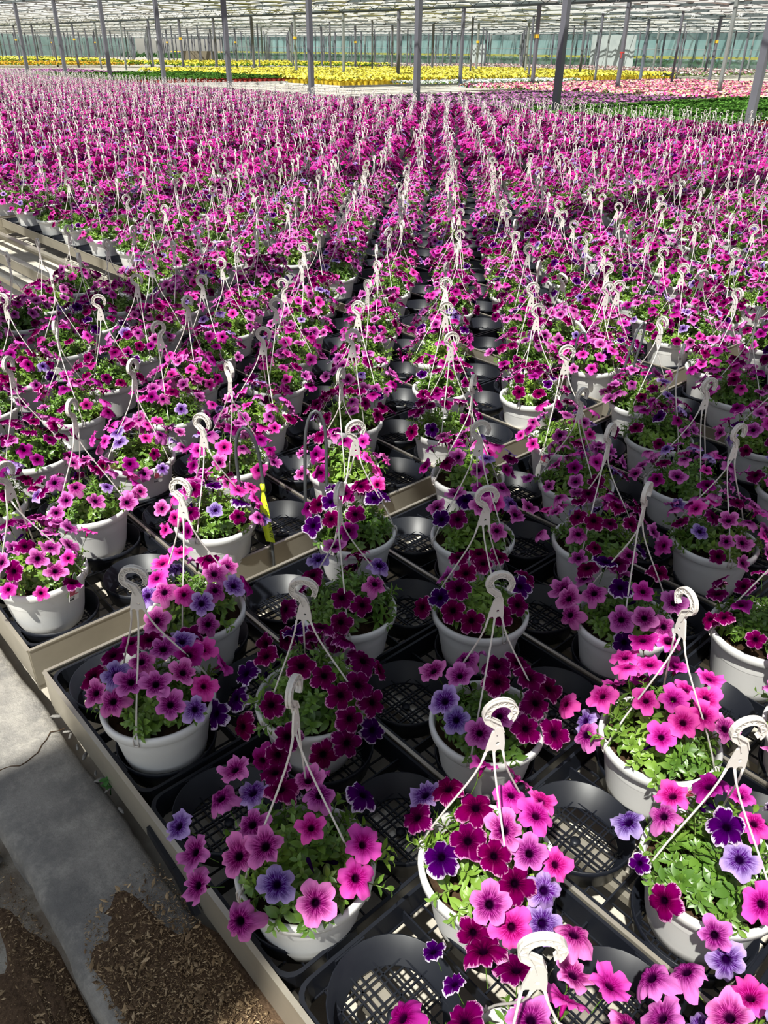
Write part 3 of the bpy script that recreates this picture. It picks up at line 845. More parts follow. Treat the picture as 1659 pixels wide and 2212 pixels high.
# --- price tag pushed over the rim
def text_mesh(body, size, mat, name, align='CENTER', ext=0.0):
    cu = bpy.data.curves.new(name, 'FONT'); cu.body = body; cu.size = size; cu.align_x = align; cu.extrude = ext
    o = bpy.data.objects.new(name, cu); COL.objects.link(o)
    dg = bpy.context.evaluated_depsgraph_get()
    me = bpy.data.meshes.new_from_object(o.evaluated_get(dg))
    bpy.data.objects.remove(o); bpy.data.curves.remove(cu)
    me.name = name; me.materials.clear(); me.materials.append(mat)
    return me
tag_parts = None
def price_tag(parent, ang, tilt=0.15):
    """white printed card hanging outside the rim, green tip above the soil"""
    global tag_parts
    if tag_parts is None:
        mb = MB()
        mb.plate([(-0.017, -0.058), (0.017, -0.058), (0.017, 0.0), (-0.017, 0.0)], 0.0008)
        mb.plate([(-0.013, 0.0), (0.013, 0.0), (0.004, 0.032), (0.0, 0.036), (-0.004, 0.032)], 0.0008)
        card = mb.mesh('card', M['tagwhite'])
        def quad(name, x0, x1, z0, z1, mat, y=-0.0007):
            mb = MB(); mb.box(((x0 + x1) / 2, y, (z0 + z1) / 2), (x1 - x0, 0.0005, z1 - z0)); return mb.mesh(name, mat)
        mb = MB(); mb.plate([(-0.010, 0.003), (0.010, 0.003), (0.0025, 0.030), (-0.0025, 0.030)], 0.0016); tip = mb.mesh('green_tip', M['taggreen'])
        mb = MB()
        rr = random.Random(5); x = -0.015
        while x < 0.001:
            w = rr.choice((0.0005, 0.0009)); mb.box((x, -0.0007, -0.0525), (w, 0.0005, 0.006)); x += w + 0.0008
        tag_parts = [(card, 'card', None), (quad('green_band', -0.016, 0.016, -0.007, -0.002, M['taggreen']), 'green_band', None),
                     (tip, 'green_tip', None), (quad('logo_panel', -0.008, 0.008, -0.0105, -0.0028, M['tagwhite'], -0.0012), 'logo_panel', None),
                     (quad('photo_print', -0.016, 0.004, -0.038, -0.019, M['tagred']), 'photo_print', None), (quad('red_band', -0.016, 0.016, -0.040, -0.037, M['tagred']), 'red_band', None),
                     (mb.mesh('barcode', M['ink']), 'barcode', None),
                     (text_mesh('EXPERT', 0.0045, M['ink'], 'logo_text'), 'logo_text', (0, -0.0016, -0.0085)),
                     (text_mesh('TRAILING PETUNIA', 0.0033, M['ink'], 'name_text'), 'name_text', (0, -0.0008, -0.0150)),
                     (text_mesh('$14.88', 0.0065, M['ink'], 'price_text'), 'price_text', (-0.007, -0.0008, -0.0475))]
    r = 0.1355
    t = obj('price_tag', tag_parts[0][0], parent, (r * math.cos(ang), r * math.sin(ang), POT_H - 0.001), (0.12, tilt, ang + math.pi / 2))
    tag(t, 'white plant label with green tip')
    for me, nm, loc in tag_parts[1:]:
        if loc: obj(nm, me, t, loc, (math.pi / 2, 0, 0))
        else: obj(nm, me, t)
    return t

def put_flower(parent, p, nrm, typ, size, r, spin=None):
    q = Vector((0, 0, 1)).rotation_difference(Vector(nrm).normalized()).to_euler()
    o = obj('petunia_flower', FLW[typ][r.randrange(7)], parent, p, q, size)
    o.rotation_euler.rotate_axis('Z', r.uniform(0, 6.28) if spin is None else spin)
    return o
MIX = {'pink': ('P' * 10 + 'H' * 4 + 'L' * 2 + 'B' * 3 + 'M' * 2), 'hot': ('H' * 8 + 'P' * 5 + 'M' * 3 + 'B' * 2), 'dark': ('B' * 12 + 'M' * 3 + 'V' * 3 + 'P' * 2), 'mixed': ('P' * 6 + 'H' * 3 + 'B' * 6 + 'M' * 3 + 'L' * 2 + 'V')}
def rand_flowers(r, mix, n, R=0.165, H=0.15):
    out = []; tries = 0
    while len(out) < n and tries < n * 14:
        tries += 1
        a = r.uniform(0, 6.283); q = math.sqrt(r.uniform(0.02, 1.0)); el = math.sqrt(max(0, 1 - (q * 0.97) ** 2))
        k = r.uniform(0.92, 1.12)
        p = Vector((R * q * math.cos(a) * k, R * q * math.sin(a) * k, 0.165 + H * el * k - (0.03 if q > .9 else 0) * r.random()))
        if any((p - o[0]).length < 0.046 for o in out): continue
        nr_ = Vector((math.cos(a) * q * 0.85, math.sin(a) * q * 0.85, 0.62 + 0.45 * el)) + Vector((r.gauss(0, .30), r.gauss(0, .30), r.gauss(0, .2)))
        nr_ += Vector((-0.08, -0.07, 0.0))
        out.append((p, nr_.normalized(), r.choice(MIX[mix])))
    return out
LAYOUTS = []
lr = random.Random(99)
for s in range(40):
    mix = ['pink', 'hot', 'mixed', 'dark', 'pink', 'mixed', 'hot', 'mixed', 'pink', 'dark'][s % 10]
    LAYOUTS.append((mix, [(p, nr_, t, lr.uniform(0.024, 0.0335)) for p, nr_, t in rand_flowers(lr, mix, lr.randint(20, 30))]))
mixname = {'pink': 'pink and lilac-veined', 'hot': 'hot pink', 'dark': 'dark burgundy', 'mixed': 'mixed pink and burgundy'}
CAMF_YAW = math.atan2(-Rw.y, -Rw.x)   # hook plane square to the camera, open to the right
HAZ = []
for s in range(14):
    HAZ.append(((lr.gauss(0, .018), lr.gauss(0, .018)), CAMF_YAW + math.pi + lr.gauss(0, .35) if s % 7 < 4 else lr.uniform(0, 6.28), lr.uniform(0, 2.1)))

def basket(x, y, name_label, group, r, flowers=None, mix=None, hang=None, big=False, layout=None, tilt=None, tagang=None, nflow=None, clip=False, spent=0):
    b = obj('hanging_basket', None, None, (x, y, POT_Z)); b.empty_display_size = 0.1
    tag(b, name_label, 'hanging basket', group)
    if tilt: b.rotation_euler = tilt
    obj('pot', me_pot, b, rot=(0, 0, r.uniform(0, 6.28)))
    obj('soil', me_soil[r.randrange(3)], b)
    rz = r.uniform(0, 6.28)
    tag(obj('foliage', r.choice(me_fol_big if big else me_fol), b, rot=(0, 0, rz)), kind='stuff')
    if flowers is not None:
        for p, nr_, t, s in flowers: put_flower(b, p, nr_, t, s, r)
    else:
        fl_ = LAYOUTS[layout][1]; ra = r.uniform(0, 6.28) if nflow is None else 0
        m3 = Matrix.Rotation(ra, 3, 'Z')
        for p, nr_, t, s in fl_[:nflow]: put_flower(b, m3 @ p, m3 @ nr_, t, s, r)
    hanger(b, *hang, clip)
    for k in range(spent):
        a = r.uniform(0, 6.28); q = r.uniform(.4, 1)
        obj('spent_bloom', me_bud[k % 2], b, (0.13 * q * math.cos(a), 0.13 * q * math.sin(a), 0.17 + 0.11 * math.sqrt(1 - q * q)), (r.gauss(0, .7), r.gauss(0, .7), 0), 0.026)
    if tagang is not None: price_tag(b, tagang)
    return b

# measured places of the front baskets: x, y, hook offset, hook turn, flowers (offset, facing, colour family)
FRONT = {
 'A': (0.512,1.341,(-0.013, -0.012),0,[(-0.048,0.098,0.104,-0.224,0.023,0.974,'B'),(0.005,0.114,0.102,-0.153,0.041,0.987,'M'),(0.032,0.07,0.124,-0.024,-0.077,0.997,'B'),(0.033,0.001,0.139,0.021,-0.284,0.958,'P'),(0.086,0.014,0.123,0.118,-0.289,0.95,'L'),(0.074,-0.04,0.125,0.071,-0.413,0.908,'M'),(0.125,-0.009,0.091,0.251,-0.324,0.912,'H'),(0.035,-0.08,0.122,0.031,-0.485,0.874,'P'),(-0.08,0.012,0.121,-0.317,-0.274,0.908,'L'),(-0.025,-0.007,0.14,-0.201,-0.321,0.925,'P'),(-0.068,-0.041,0.13,-0.235,-0.406,0.883,'P'),(-0.03,-0.08,0.127,-0.213,-0.466,0.859,'P'),(-0.112,-0.034,0.096,-0.416,-0.38,0.826,'P'),(-0.023,-0.123,0.094,-0.156,-0.584,0.796,'P'),(0.064,-0.113,0.087,0.038,-0.592,0.805,'H'),(0.021,-0.145,0.068,-0.061,-0.657,0.751,'L'),(-0.1,0.106,0.065,-0.484,0.048,0.874,'B'),(-0.125,0.027,0.085,-0.499,-0.216,0.839,'P')]),
 'A2': (0.751,1.58,(0.014, 0.027),-20,[(-0.088,-0.017,0.118,-0.373,-0.36,0.855,'P'),(-0.057,-0.062,0.121,-0.289,-0.467,0.836,'H'),(-0.071,0.057,0.115,-0.373,-0.142,0.917,'H'),(-0.024,0.114,0.111,-0.225,0.023,0.974,'H'),(-0.115,0.028,0.095,-0.492,-0.221,0.842,'L'),(0.028,0.105,0.13,-0.089,-0.022,0.996,'H'),(0.076,0.036,0.119,0.093,-0.211,0.973,'B'),(0.042,-0.047,0.131,-0.022,-0.462,0.887,'P'),(0.069,-0.093,0.104,-0.011,-0.537,0.844,'L'),(0.015,-0.093,0.116,-0.088,-0.556,0.826,'P'),(0.103,-0.011,0.108,0.17,-0.351,0.921,'P'),(-0.037,-0.113,0.111,-0.219,-0.592,0.776,'L'),(-0.041,-0.141,0.063,-0.262,-0.655,0.708,'P'),(-0.133,-0.048,0.068,-0.539,-0.447,0.714,'P'),(-0.09,-0.131,0.037,-0.382,-0.69,0.615,'B')]),
 'Bk': (0.783,1.11,(-0.044, -0.047),-5,[(-0.094,0.127,0.051,-0.538,0.165,0.827,'V'),(-0.138,0.106,0.016,-0.722,0.078,0.687,'V'),(-0.192,0.108,0.001,-0.768,0.018,0.641,'V'),(-0.156,0.059,-0.028,-0.848,-0.074,0.525,'B'),(-0.126,-0.026,0.084,-0.528,-0.316,0.788,'B'),(-0.13,-0.087,0.037,-0.566,-0.51,0.647,'B'),(-0.011,-0.068,0.128,-0.192,-0.432,0.881,'B'),(-0.004,-0.116,0.101,-0.179,-0.552,0.814,'B'),(0.051,-0.11,0.092,-0.031,-0.561,0.827,'B'),(0.071,-0.136,0.045,0.045,-0.697,0.716,'B'),(-0.008,-0.151,0.059,-0.213,-0.684,0.698,'B'),(-0.08,-0.146,-0.005,-0.393,-0.745,0.539,'B'),(-0.029,-0.166,0.01,-0.301,-0.752,0.586,'B'),(0.054,-0.156,-0.015,-0.005,-0.849,0.528,'V'),(-0.148,-0.072,-0.018,-0.699,-0.521,0.49,'B'),(-0.156,-0.015,-0.078,-0.864,-0.394,0.313,'M'),(0.117,-0.051,0.085,0.192,-0.426,0.884,'B'),(-0.055,0.094,0.103,-0.353,0.035,0.935,'B'),(-0.035,-0.016,0.136,-0.259,-0.279,0.925,'B')]),
 'C': (0.513,0.774,(0.04, 0.063),75,[(-0.067,0.173,0.079,-0.287,0.244,0.927,'P'),(-0.013,0.146,0.076,-0.197,0.248,0.948,'L'),(-0.022,0.189,0.11,-0.234,0.238,0.943,'P'),(0.069,0.076,0.108,0.055,0.025,0.998,'P'),(0.053,0.019,0.131,0.012,-0.147,0.989,'P'),(0.014,0.087,0.118,-0.08,0.046,0.996,'B'),(-0.069,0.058,0.116,-0.325,-0.043,0.945,'P'),(-0.079,0.002,0.122,-0.339,-0.184,0.922,'P'),(-0.115,0.035,0.094,-0.453,-0.105,0.885,'P'),(-0.003,-0.03,0.137,-0.136,-0.27,0.953,'H'),(-0.151,0.135,0.034,-0.6,0.15,0.786,'P'),(-0.155,0.179,0.068,-0.523,0.175,0.834,'L'),(-0.174,0.093,0.004,-0.698,0.068,0.713,'P'),(-0.098,-0.057,0.099,-0.388,-0.345,0.854,'L'),(-0.062,-0.116,0.08,-0.298,-0.513,0.805,'P'),(0.016,-0.129,0.085,-0.065,-0.536,0.842,'H'),(0.06,-0.096,0.101,0.012,-0.481,0.877,'H'),(-0.159,-0.026,0.023,-0.656,-0.301,0.692,'P'),(0.039,0.144,0.095,-0.046,0.208,0.977,'B'),(0.151,0.01,0.062,0.366,-0.196,0.91,'V')]),
 'D': (0.769,0.547,(0.01, 0.025),10,[(-0.063,0.13,0.063,-0.422,0.273,0.865,'B'),(-0.011,0.16,0.056,-0.26,0.368,0.893,'L'),(0.012,0.122,0.09,-0.182,0.254,0.95,'B'),(-0.01,0.035,0.136,-0.219,-0.048,0.974,'B'),(0.064,0.013,0.13,-0.018,-0.149,0.989,'H'),(0.068,-0.043,0.123,-0.012,-0.217,0.976,'H'),(0.139,-0.007,0.072,0.258,-0.183,0.949,'H'),(-0.069,0,0.131,-0.379,-0.167,0.91,'B'),(-0.11,0.022,0.102,-0.455,-0.104,0.884,'V'),(-0.01,-0.032,0.139,-0.242,-0.245,0.939,'P'),(-0.002,-0.084,0.122,-0.201,-0.353,0.914,'P'),(0.034,-0.117,0.093,-0.121,-0.465,0.877,'H'),(-0.061,-0.053,0.138,-0.336,-0.285,0.898,'B'),(-0.105,-0.087,0.086,-0.405,-0.373,0.835,'P'),(-0.018,-0.133,0.089,-0.283,-0.493,0.823,'L'),(-0.056,-0.098,0.108,-0.356,-0.345,0.868,'B'),(-0.135,-0.082,0.032,-0.611,-0.392,0.687,'B'),(-0.087,-0.125,0.048,-0.454,-0.489,0.745,'H'),(-0.039,-0.153,0.041,-0.307,-0.568,0.764,'L')]),
 'E': (1.037,0.788,(0.022, 0.025),5,[(-0.102,0.041,0.103,-0.522,-0.097,0.847,'L'),(-0.121,-0.011,0.099,-0.531,-0.22,0.818,'L'),(-0.107,-0.065,0.093,-0.506,-0.301,0.808,'P'),(-0.057,-0.074,0.115,-0.397,-0.359,0.845,'P'),(-0.023,-0.12,0.091,-0.295,-0.508,0.81,'B'),(0.051,-0.145,0.044,-0.086,-0.671,0.736,'B'),(0.038,-0.095,0.107,-0.127,-0.449,0.884,'B'),(-0.025,0.151,0.068,-0.355,0.306,0.883,'P'),(-0.039,0.058,0.126,-0.342,-0.015,0.94,'P'),(0.028,0.101,0.106,-0.163,0.135,0.977,'P'),(-0.002,-0.018,0.139,-0.232,-0.222,0.947,'B'),(0.08,-0.041,0.116,-0.004,-0.306,0.952,'B'),(0.134,-0.061,0.065,0.203,-0.42,0.885,'B'),(0.118,0.021,0.096,0.139,-0.127,0.982,'B'),(0.041,0.021,0.134,-0.121,-0.12,0.985,'B')]),
 'F': (1.287,0.501,(0.009, 0.02),110,[(0.058,0.147,0.109,-0.148,0.27,0.951,'H'),(0.082,0.097,0.107,-0.062,0.17,0.983,'H'),(0.127,0.086,0.154,-0.012,0.07,0.997,'H'),(0.11,0.05,0.117,0.031,-0.002,1,'H'),(0.098,0.009,0.081,0.053,-0.054,0.997,'H'),(0.131,-0.021,0.115,0.069,-0.128,0.989,'H'),(-0.053,0.127,0.073,-0.471,0.292,0.832,'H'),(-0.082,0.197,0.016,-0.594,0.45,0.667,'H'),(-0.072,0.146,-0.006,-0.633,0.455,0.626,'L'),(-0.118,0.114,0.007,-0.741,0.279,0.611,'P'),(-0.052,0.028,0.131,-0.409,-0.035,0.912,'H'),(-0.015,-0.013,0.141,-0.339,-0.164,0.926,'H'),(-0.048,-0.057,0.129,-0.406,-0.222,0.887,'H'),(-0.096,-0.04,0.107,-0.491,-0.22,0.843,'H'),(0.063,-0.05,0.121,-0.102,-0.262,0.96,'H'),(0.006,-0.074,0.125,-0.25,-0.328,0.911,'H'),(0.036,-0.112,0.096,-0.194,-0.432,0.881,'P'),(0.098,0.133,0.147,-0.089,0.185,0.979,'M')]),
 'G': (1.59,0.793,(0.043, 0.031),55,[(-0.134,0.082,0.041,-0.726,0.14,0.674,'P'),(-0.111,-0.05,0.092,-0.586,-0.296,0.754,'P'),(-0.073,-0.09,0.101,-0.485,-0.407,0.774,'P'),(-0.089,0.05,0.108,-0.551,-0.005,0.835,'P'),(-0.053,0.166,0.041,-0.543,0.394,0.742,'P'),(-0.02,-0.046,0.134,-0.356,-0.259,0.898,'H'),(0.041,-0.105,0.099,-0.184,-0.479,0.858,'P'),(-0.049,0.002,0.134,-0.416,-0.155,0.896,'V'),(-0.04,-0.129,0.079,-0.435,-0.498,0.75,'P'),(-0.13,-0.079,0.048,-0.678,-0.378,0.63,'V'),(0.112,-0.015,0.115,0.019,-0.215,0.976,'B'),(0.065,0.083,0.116,-0.127,0.103,0.987,'B'),(0.013,0.141,0.094,-0.303,0.283,0.91,'B'),(-0.093,0.119,0.053,-0.67,0.207,0.713,'P')]),
 'H': (1.076,0.263,(-0.025, 0.015),5,[(-0.052,0.092,0.105,-0.406,0.195,0.893,'P'),(0.089,0.018,0.115,-0.002,-0.011,1,'H'),(0.002,0.106,0.105,-0.261,0.247,0.933,'H'),(-0.018,-0.004,0.14,-0.304,-0.08,0.949,'V'),(-0.051,-0.048,0.126,-0.377,-0.178,0.909,'L'),(-0.127,0.084,0.048,-0.658,0.188,0.729,'v'),(-0.154,0.017,0.041,-0.723,-0.015,0.69,'B'),(-0.141,-0.072,0.034,-0.692,-0.284,0.663,'P'),(-0.132,-0.1,-0.013,-0.733,-0.404,0.548,'L'),(-0.069,-0.106,0.086,-0.452,-0.359,0.817,'H'),(0.03,-0.032,0.135,-0.177,-0.151,0.972,'H')]),
 'I': (0.515,0.255,(-0.001, 0.021),0,[(0.09,0.165,0.073,0.087,0.354,0.931,'B'),(0.111,0.113,0.064,0.171,0.294,0.94,'B'),(0.201,0.075,0.106,0.275,0.071,0.959,'P'),(0.165,0.045,0.075,0.317,-0.003,0.948,'P'),(0.193,-0.003,0.078,0.331,-0.08,0.94,'H'),(0.172,-0.052,0.062,0.335,-0.184,0.924,'P'),(0.037,0.033,0.133,-0.051,0.011,0.999,'P'),(0.029,0.168,0.047,-0.085,0.453,0.888,'v'),(0.03,0.218,0.07,-0.099,0.438,0.893,'v'),(-0.025,0.101,0.106,-0.218,0.205,0.954,'B'),(-0.06,0.193,0.028,-0.35,0.468,0.811,'M')]),
 'J': (0.785,-0.015,None,0,[(0.011,0.24,0.03,-0.222,0.593,0.774,'P'),(0.052,0.205,0.045,-0.132,0.564,0.815,'P'),(0.07,0.116,0.075,-0.004,0.379,0.926,'H'),(-0.016,0.199,0.004,-0.262,0.619,0.74,'P'),(0.011,0.15,0.008,-0.252,0.625,0.739,'L'),(0.008,0.121,0.092,-0.197,0.356,0.913,'P')]),
 'K': (1.067,1.318,(-0.021, 0.005),75,[(0.043,0.108,0.134,-0.117,0.026,0.993,'P'),(-0.005,0.12,0.105,-0.239,0.098,0.966,'L'),(-0.069,0.062,0.114,-0.42,-0.077,0.904,'B'),(0.098,-0.017,0.11,0.092,-0.33,0.94,'L'),(0.024,-0.082,0.118,-0.136,-0.483,0.865,'P'),(-0.073,-0.064,0.112,-0.392,-0.426,0.815,'B'),(-0.041,-0.108,0.097,-0.32,-0.539,0.779,'B'),(-0.104,-0.097,0.068,-0.503,-0.528,0.684,'B'),(-0.156,-0.046,0.016,-0.717,-0.416,0.559,'B'),(-0.126,-0.102,0.017,-0.599,-0.578,0.554,'B'),(-0.168,0.061,-0.051,-0.91,-0.108,0.401,'B'),(-0.219,0.082,-0.053,-0.896,-0.105,0.431,'B'),(-0.086,-0.136,-0.042,-0.534,-0.766,0.358,'B'),(-0.134,0.106,0.007,-0.773,0.089,0.628,'B')]),
 'L': (1.33,1.074,(-0.017, 0.002),10,[(0.028,0.114,0.11,-0.175,0.114,0.978,'B'),(0.024,0.023,0.137,-0.193,-0.145,0.97,'B'),(0.103,0.033,0.119,0.036,-0.128,0.991,'B'),(-0.091,0.004,0.119,-0.507,-0.167,0.845,'B'),(-0.042,0.025,0.134,-0.386,-0.14,0.912,'B'),(-0.122,0.038,0.087,-0.591,-0.118,0.798,'V'),(-0.131,-0.017,0.081,-0.619,-0.275,0.735,'B'),(-0.119,-0.071,0.074,-0.592,-0.377,0.713,'B'),(-0.129,0.095,0.026,-0.751,0.103,0.653,'B'),(0.001,-0.121,0.092,-0.254,-0.556,0.791,'B'),(0.048,-0.087,0.11,-0.12,-0.469,0.875,'V'),(-0.055,-0.114,0.086,-0.403,-0.523,0.751,'B'),(0.07,0.078,0.121,-0.085,0.03,0.996,'B')]),
 'M': (1.594,1.344,(0.004, 0.009),10,[(-0.072,0.092,0.096,-0.52,0.055,0.853,'P'),(-0.111,0.033,0.096,-0.6,-0.13,0.789,'V'),(-0.094,-0.017,0.112,-0.526,-0.268,0.807,'B'),(0.018,0.099,0.109,-0.242,0.087,0.966,'P'),(-0.014,-0.037,0.136,-0.302,-0.317,0.899,'P'),(-0.027,0.017,0.138,-0.342,-0.193,0.92,'V'),(-0.03,-0.117,0.092,-0.35,-0.559,0.752,'P'),(0.092,-0.087,0.086,0.021,-0.537,0.843,'P'),(0.151,-0.092,0.092,0.121,-0.531,0.839,'P'),(0.121,-0.002,0.135,0.043,-0.271,0.962,'P'),(0.041,-0.045,0.13,-0.162,-0.362,0.918,'H'),(0.123,-0.042,0.095,0.103,-0.399,0.911,'L')]),
 'N': (1.332,1.609,(-0.01, -0.018),20,[(-0.083,0.127,0.069,-0.556,0.129,0.821,'M'),(-0.081,0.073,0.104,-0.469,-0.086,0.879,'B'),(-0.138,0.031,0.067,-0.672,-0.185,0.717,'V'),(-0.107,-0.021,0.103,-0.525,-0.327,0.785,'B'),(-0.051,-0.068,0.119,-0.378,-0.459,0.804,'B'),(-0.094,-0.087,0.087,-0.462,-0.499,0.733,'M'),(0.032,0.003,0.156,-0.172,-0.248,0.953,'B'),(-0.018,0.021,0.142,-0.261,-0.224,0.939,'B'),(0.045,-0.045,0.129,-0.111,-0.369,0.923,'V'),(0.067,0.03,0.123,-0.089,-0.221,0.971,'B'),(-0.071,0.025,0.13,-0.367,-0.19,0.911,'V')]),
 'O': (1.862,1.075,(0.006, 0.016),50,None),
 'Pp': (2.132,1.343,(-0.097, -0.031),40,None),
 'Q': (2.146,0.828,(0.007, 0.018),30,None),
 'R': (1.039,1.956,(-0.026, -0.031),-25,None),
 'S': (0.771,2.307,(-0.002, -0.033),80,None),
 'T': (1.578,1.963,(-0.015, -0.012),70,None),
 'U': (1.88,1.63,(-0.024, -0.014),70,None),
 'W': (2.103,1.964,(0.03, 0.019),20,None),
 'X': (2.642,1.964,(0.058, 0.055),10,None),
 'Y': (3.18,2.023,(0.077, 0.019),20,None),
 'Z': (2.367,1.581,(-0.022, 0.022),5,None),
 'AA': (0.505,2.039,(-0.043, -0.063),60,None),
 'AB': (1.822,0.525,None,0,None),
 'AC': (2.403,1.085,(0.035, 0.006),20,None),
 'AD': (1.063,2.531,(0.011, -0.045),70,None),
 'AE': (0.78,2.801,(-0.022, -0.015),80,None),
}
CAMF_YAW = math.atan2(Rw.y, Rw.x)
HAZ = [(o_, CAMF_YAW + lr.gauss(0, .45) if s % 7 < 4 else lr.uniform(0, 6.28), q_) for s, (o_, _, q_) in enumerate(HAZ)]
FRONT_LABEL = {
 'A': 'white basket of pink-veined petunias with bare soil in front, at the bench corner',
 'A2': 'white basket of pink and lilac petunias at the gap, behind the corner basket',
 'Bk': 'basket overflowing with white-edged dark burgundy petunias, next to the corner basket',
 'C': 'basket of large pink dark-veined petunias spilling over the bench lip beside the wood chips',
 'D': 'front centre basket of burgundy and pink petunias with mossy soil at its left rim',
 'E': 'basket of lilac, pink and nearly black petunias right behind the front centre basket',
 'F': 'white basket of hot pink petunias with a green-tipped plant label at its front rim',
 'G': 'white basket with two big pink petunias over its front rim, right of centre',
 'H': 'leafy basket at the right edge with one large white-edged burgundy petunia in front',
 'I': 'leafy pink petunia basket cut off by the bottom edge of the picture',
 'J': 'pink petunia basket in the bottom right corner of the picture',
 'K': 'white basket of dark burgundy petunias in shade, two places right of the corner basket',
 'L': 'white basket of almost black white-edged burgundy petunias in the shaded centre',
 'M': 'shaded white basket of dark and mauve petunias behind the almost black one',
 'N': 'basket of burgundy petunias right at the bench gap, beside the second black hoop',
 'O': 'white basket of mauve and burgundy petunias in the shade band right of centre',
 'Pp': 'white basket of mauve pink petunias, behind the shaded mauve and burgundy one',
 'Q': 'white basket of mauve petunias close to the right edge, in the shade band',
 'R': 'white basket of burgundy and pink petunias behind the hoop with the yellow tag',
 'S': 'white basket of pink petunias at the left, second from the kerb behind the gap',
 'T': 'white basket of hot pink petunias with a price label, behind the second black hoop',
 'U': 'white basket of pink petunias with straw at its left rim, standing at the bench gap',
 'W': 'white basket of burgundy petunias in the middle, just behind the bench gap',
 'X': 'white basket of dark burgundy petunias, second along the gap row from the middle',
 'Y': 'white basket of hot pink petunias between the black hoops at the right',
 'Z': 'white basket of pale pink petunias with a label, at the end of the bench gap',
 'AA': 'white basket of pink petunias at the left edge beside the kerb, behind the gap',
 'AB': 'white basket of magenta white-edged petunias at the right edge of the picture',
 'AC': 'white basket of mauve petunias near the right edge, behind the shade band',
 'AD': 'basket of pink petunias with a price label on its side, left of the yellow-tagged hoop',
 'AE': 'white basket of burgundy petunias cut by the left edge, third row behind the gap'}
FRONT_MIX = {'O': 'mixed', 'Pp': 'pink', 'Q': 'pink', 'R': 'mixed', 'S': 'pink', 'T': 'hot', 'U': 'pink', 'W': 'dark', 'X': 'dark', 'Y': 'hot', 'Z': 'pink', 'AA': 'pink', 'AB': 'dark', 'AC': 'pink', 'AD': 'pink', 'AE': 'dark'}
br = random.Random(41)
taken = []
for key, (x, y, hk, yaw, flw) in FRONT.items():
    F_ = None
    if flw:
        F_ = [((q[0], q[1], q[2] + 0.167), (q[3], q[4], q[5]), q[6].upper(), br.uniform(0.031, 0.038) * (0.62 if q[6].islower() else 1)) for q in flw]
        # a few more at the back and sides that the photo shows only in part
        pts = [Vector(f[0]) for f in F_]
        for p, nr_, t in rand_flowers(br, {'Bk': 'dark', 'L': 'dark', 'K': 'dark', 'F': 'hot', 'N': 'dark'}.get(key, 'mixed'), 26):
            away = p.x * 0.67 + p.y * 0.74
            if away > 0.05 and all((p - q).length > 0.06 for q in pts) and len(pts) < len(flw) + 6:
                F_.append((p, nr_, t, br.uniform(0.031, 0.037))); pts.append(p)
    mixk = FRONT_MIX.get(key)
    lay = None
    if not flw:
        lay = br.choice([q for q in range(40) if LAYOUTS[q][0] == mixk])
    hang = (hk if hk else (0.02, -0.01), CAMF_YAW + math.radians(yaw), br.uniform(0, 2.1))
    basket(x, y, FRONT_LABEL[key], 'petunia hanging baskets', br, F_, None, hang, key in ('Bk', 'C', 'I', 'H', 'F', 'J'), lay,
           tagang={'F': -2.0, 'T': -1.55, 'AD': -1.5, 'Z': -2.95, 'Y': -1.35, 'AA': -1.2}.get(key), clip=True, spent=3 if flw else 1)
    taken.append((x, y))

# the rest of the field on the tray lattice
spots = []
for s, x, y, k, r, i, j in trays:
    for c in CELL[:2]:
        px, py = x + c[0], y + c[1]
        if any((px - a) ** 2 + (py - b) ** 2 < 0.14 ** 2 for a, b in taken): continue
        p = project(px, py, 0.40)
        if not p: continue
        row = (2 * j + (1 if c[0] > 0 else 0)) + 24 * r if r >= 0 else 2 * j + (0 if c[0] > 0 else 1)
        spots.append((p[2], px, py, p[0], p[1], k * 10 + i * 2 + (1 if c[0] > 0 else 0), row, r))
spots.sort(reverse=True)
def in_frame(s, px, py, m): return -m * s < px < 1659 + m * s and -m * s < py < 2212 + m * s
near = [q for q in spots if in_frame(q[0], q[3], q[4], 0.16)][:268]
nset = set((q[1], q[2]) for q in near)
far_spots = [q for q in spots if (q[1], q[2]) not in nset and not (q[0] > 700 and not in_frame(q[0], q[3], q[4], 0.45))]
for q, (s, x, y, px, py, colm, row, r) in enumerate(near):
    jx, jy = br.gauss(0, .010), br.gauss(0, .010)
    lay = br.randrange(40); mixk = LAYOUTS[lay][0]
    if q < 140:
        lb = '%s petunia basket, %s column from the kerb, %s row %s the gap' % (mixname[mixk], ordn(colm), ordn(row), 'behind' if r >= 0 else 'before')
        gr = 'petunia hanging baskets'
    else:
        side = 'left' if px < 553 else ('middle' if px < 1106 else 'right')
        dist = 'nearer' if q < 200 else 'farther'
        lb = '%s petunia basket in the %s crowded rows, %s of the field' % (mixname[mixk], dist, side)
        gr = 'crowded petunia baskets, %s %s, %s' % (dist, side, mixk)
    tilt = None
    if br.random() < 0.06: tilt = (br.gauss(0, .09), br.gauss(0, .09), 0)
    hz = HAZ[br.randrange(14)]
    basket(x + jx, y + jy, lb, gr, br, None, mixk, hz, br.random() < 0.75, lay, tilt, br.uniform(-2.6, -0.6) if br.random() < 0.14 else None, clip=q < 60)
# two baskets lying tipped over against their neighbours
basket(3.42, 2.36, 'tipped white basket lying on its side behind the black hoops', 'petunia hanging baskets', br, None, 'pink', ((0.09, 0.03), CAMF_YAW - .9, 0.4), False, 4, (0.25, -0.62, 0.0)).location.z = POT_Z + 0.07
basket(4.05, 1.95, 'tipped white basket leaning on its neighbour near the right edge', 'petunia hanging baskets', br, None, 'mixed', ((0.05, 0.03), CAMF_YAW, 0.4), False, 5, (0.2, -0.55, 0.0)).location.z = POT_Z + 0.06

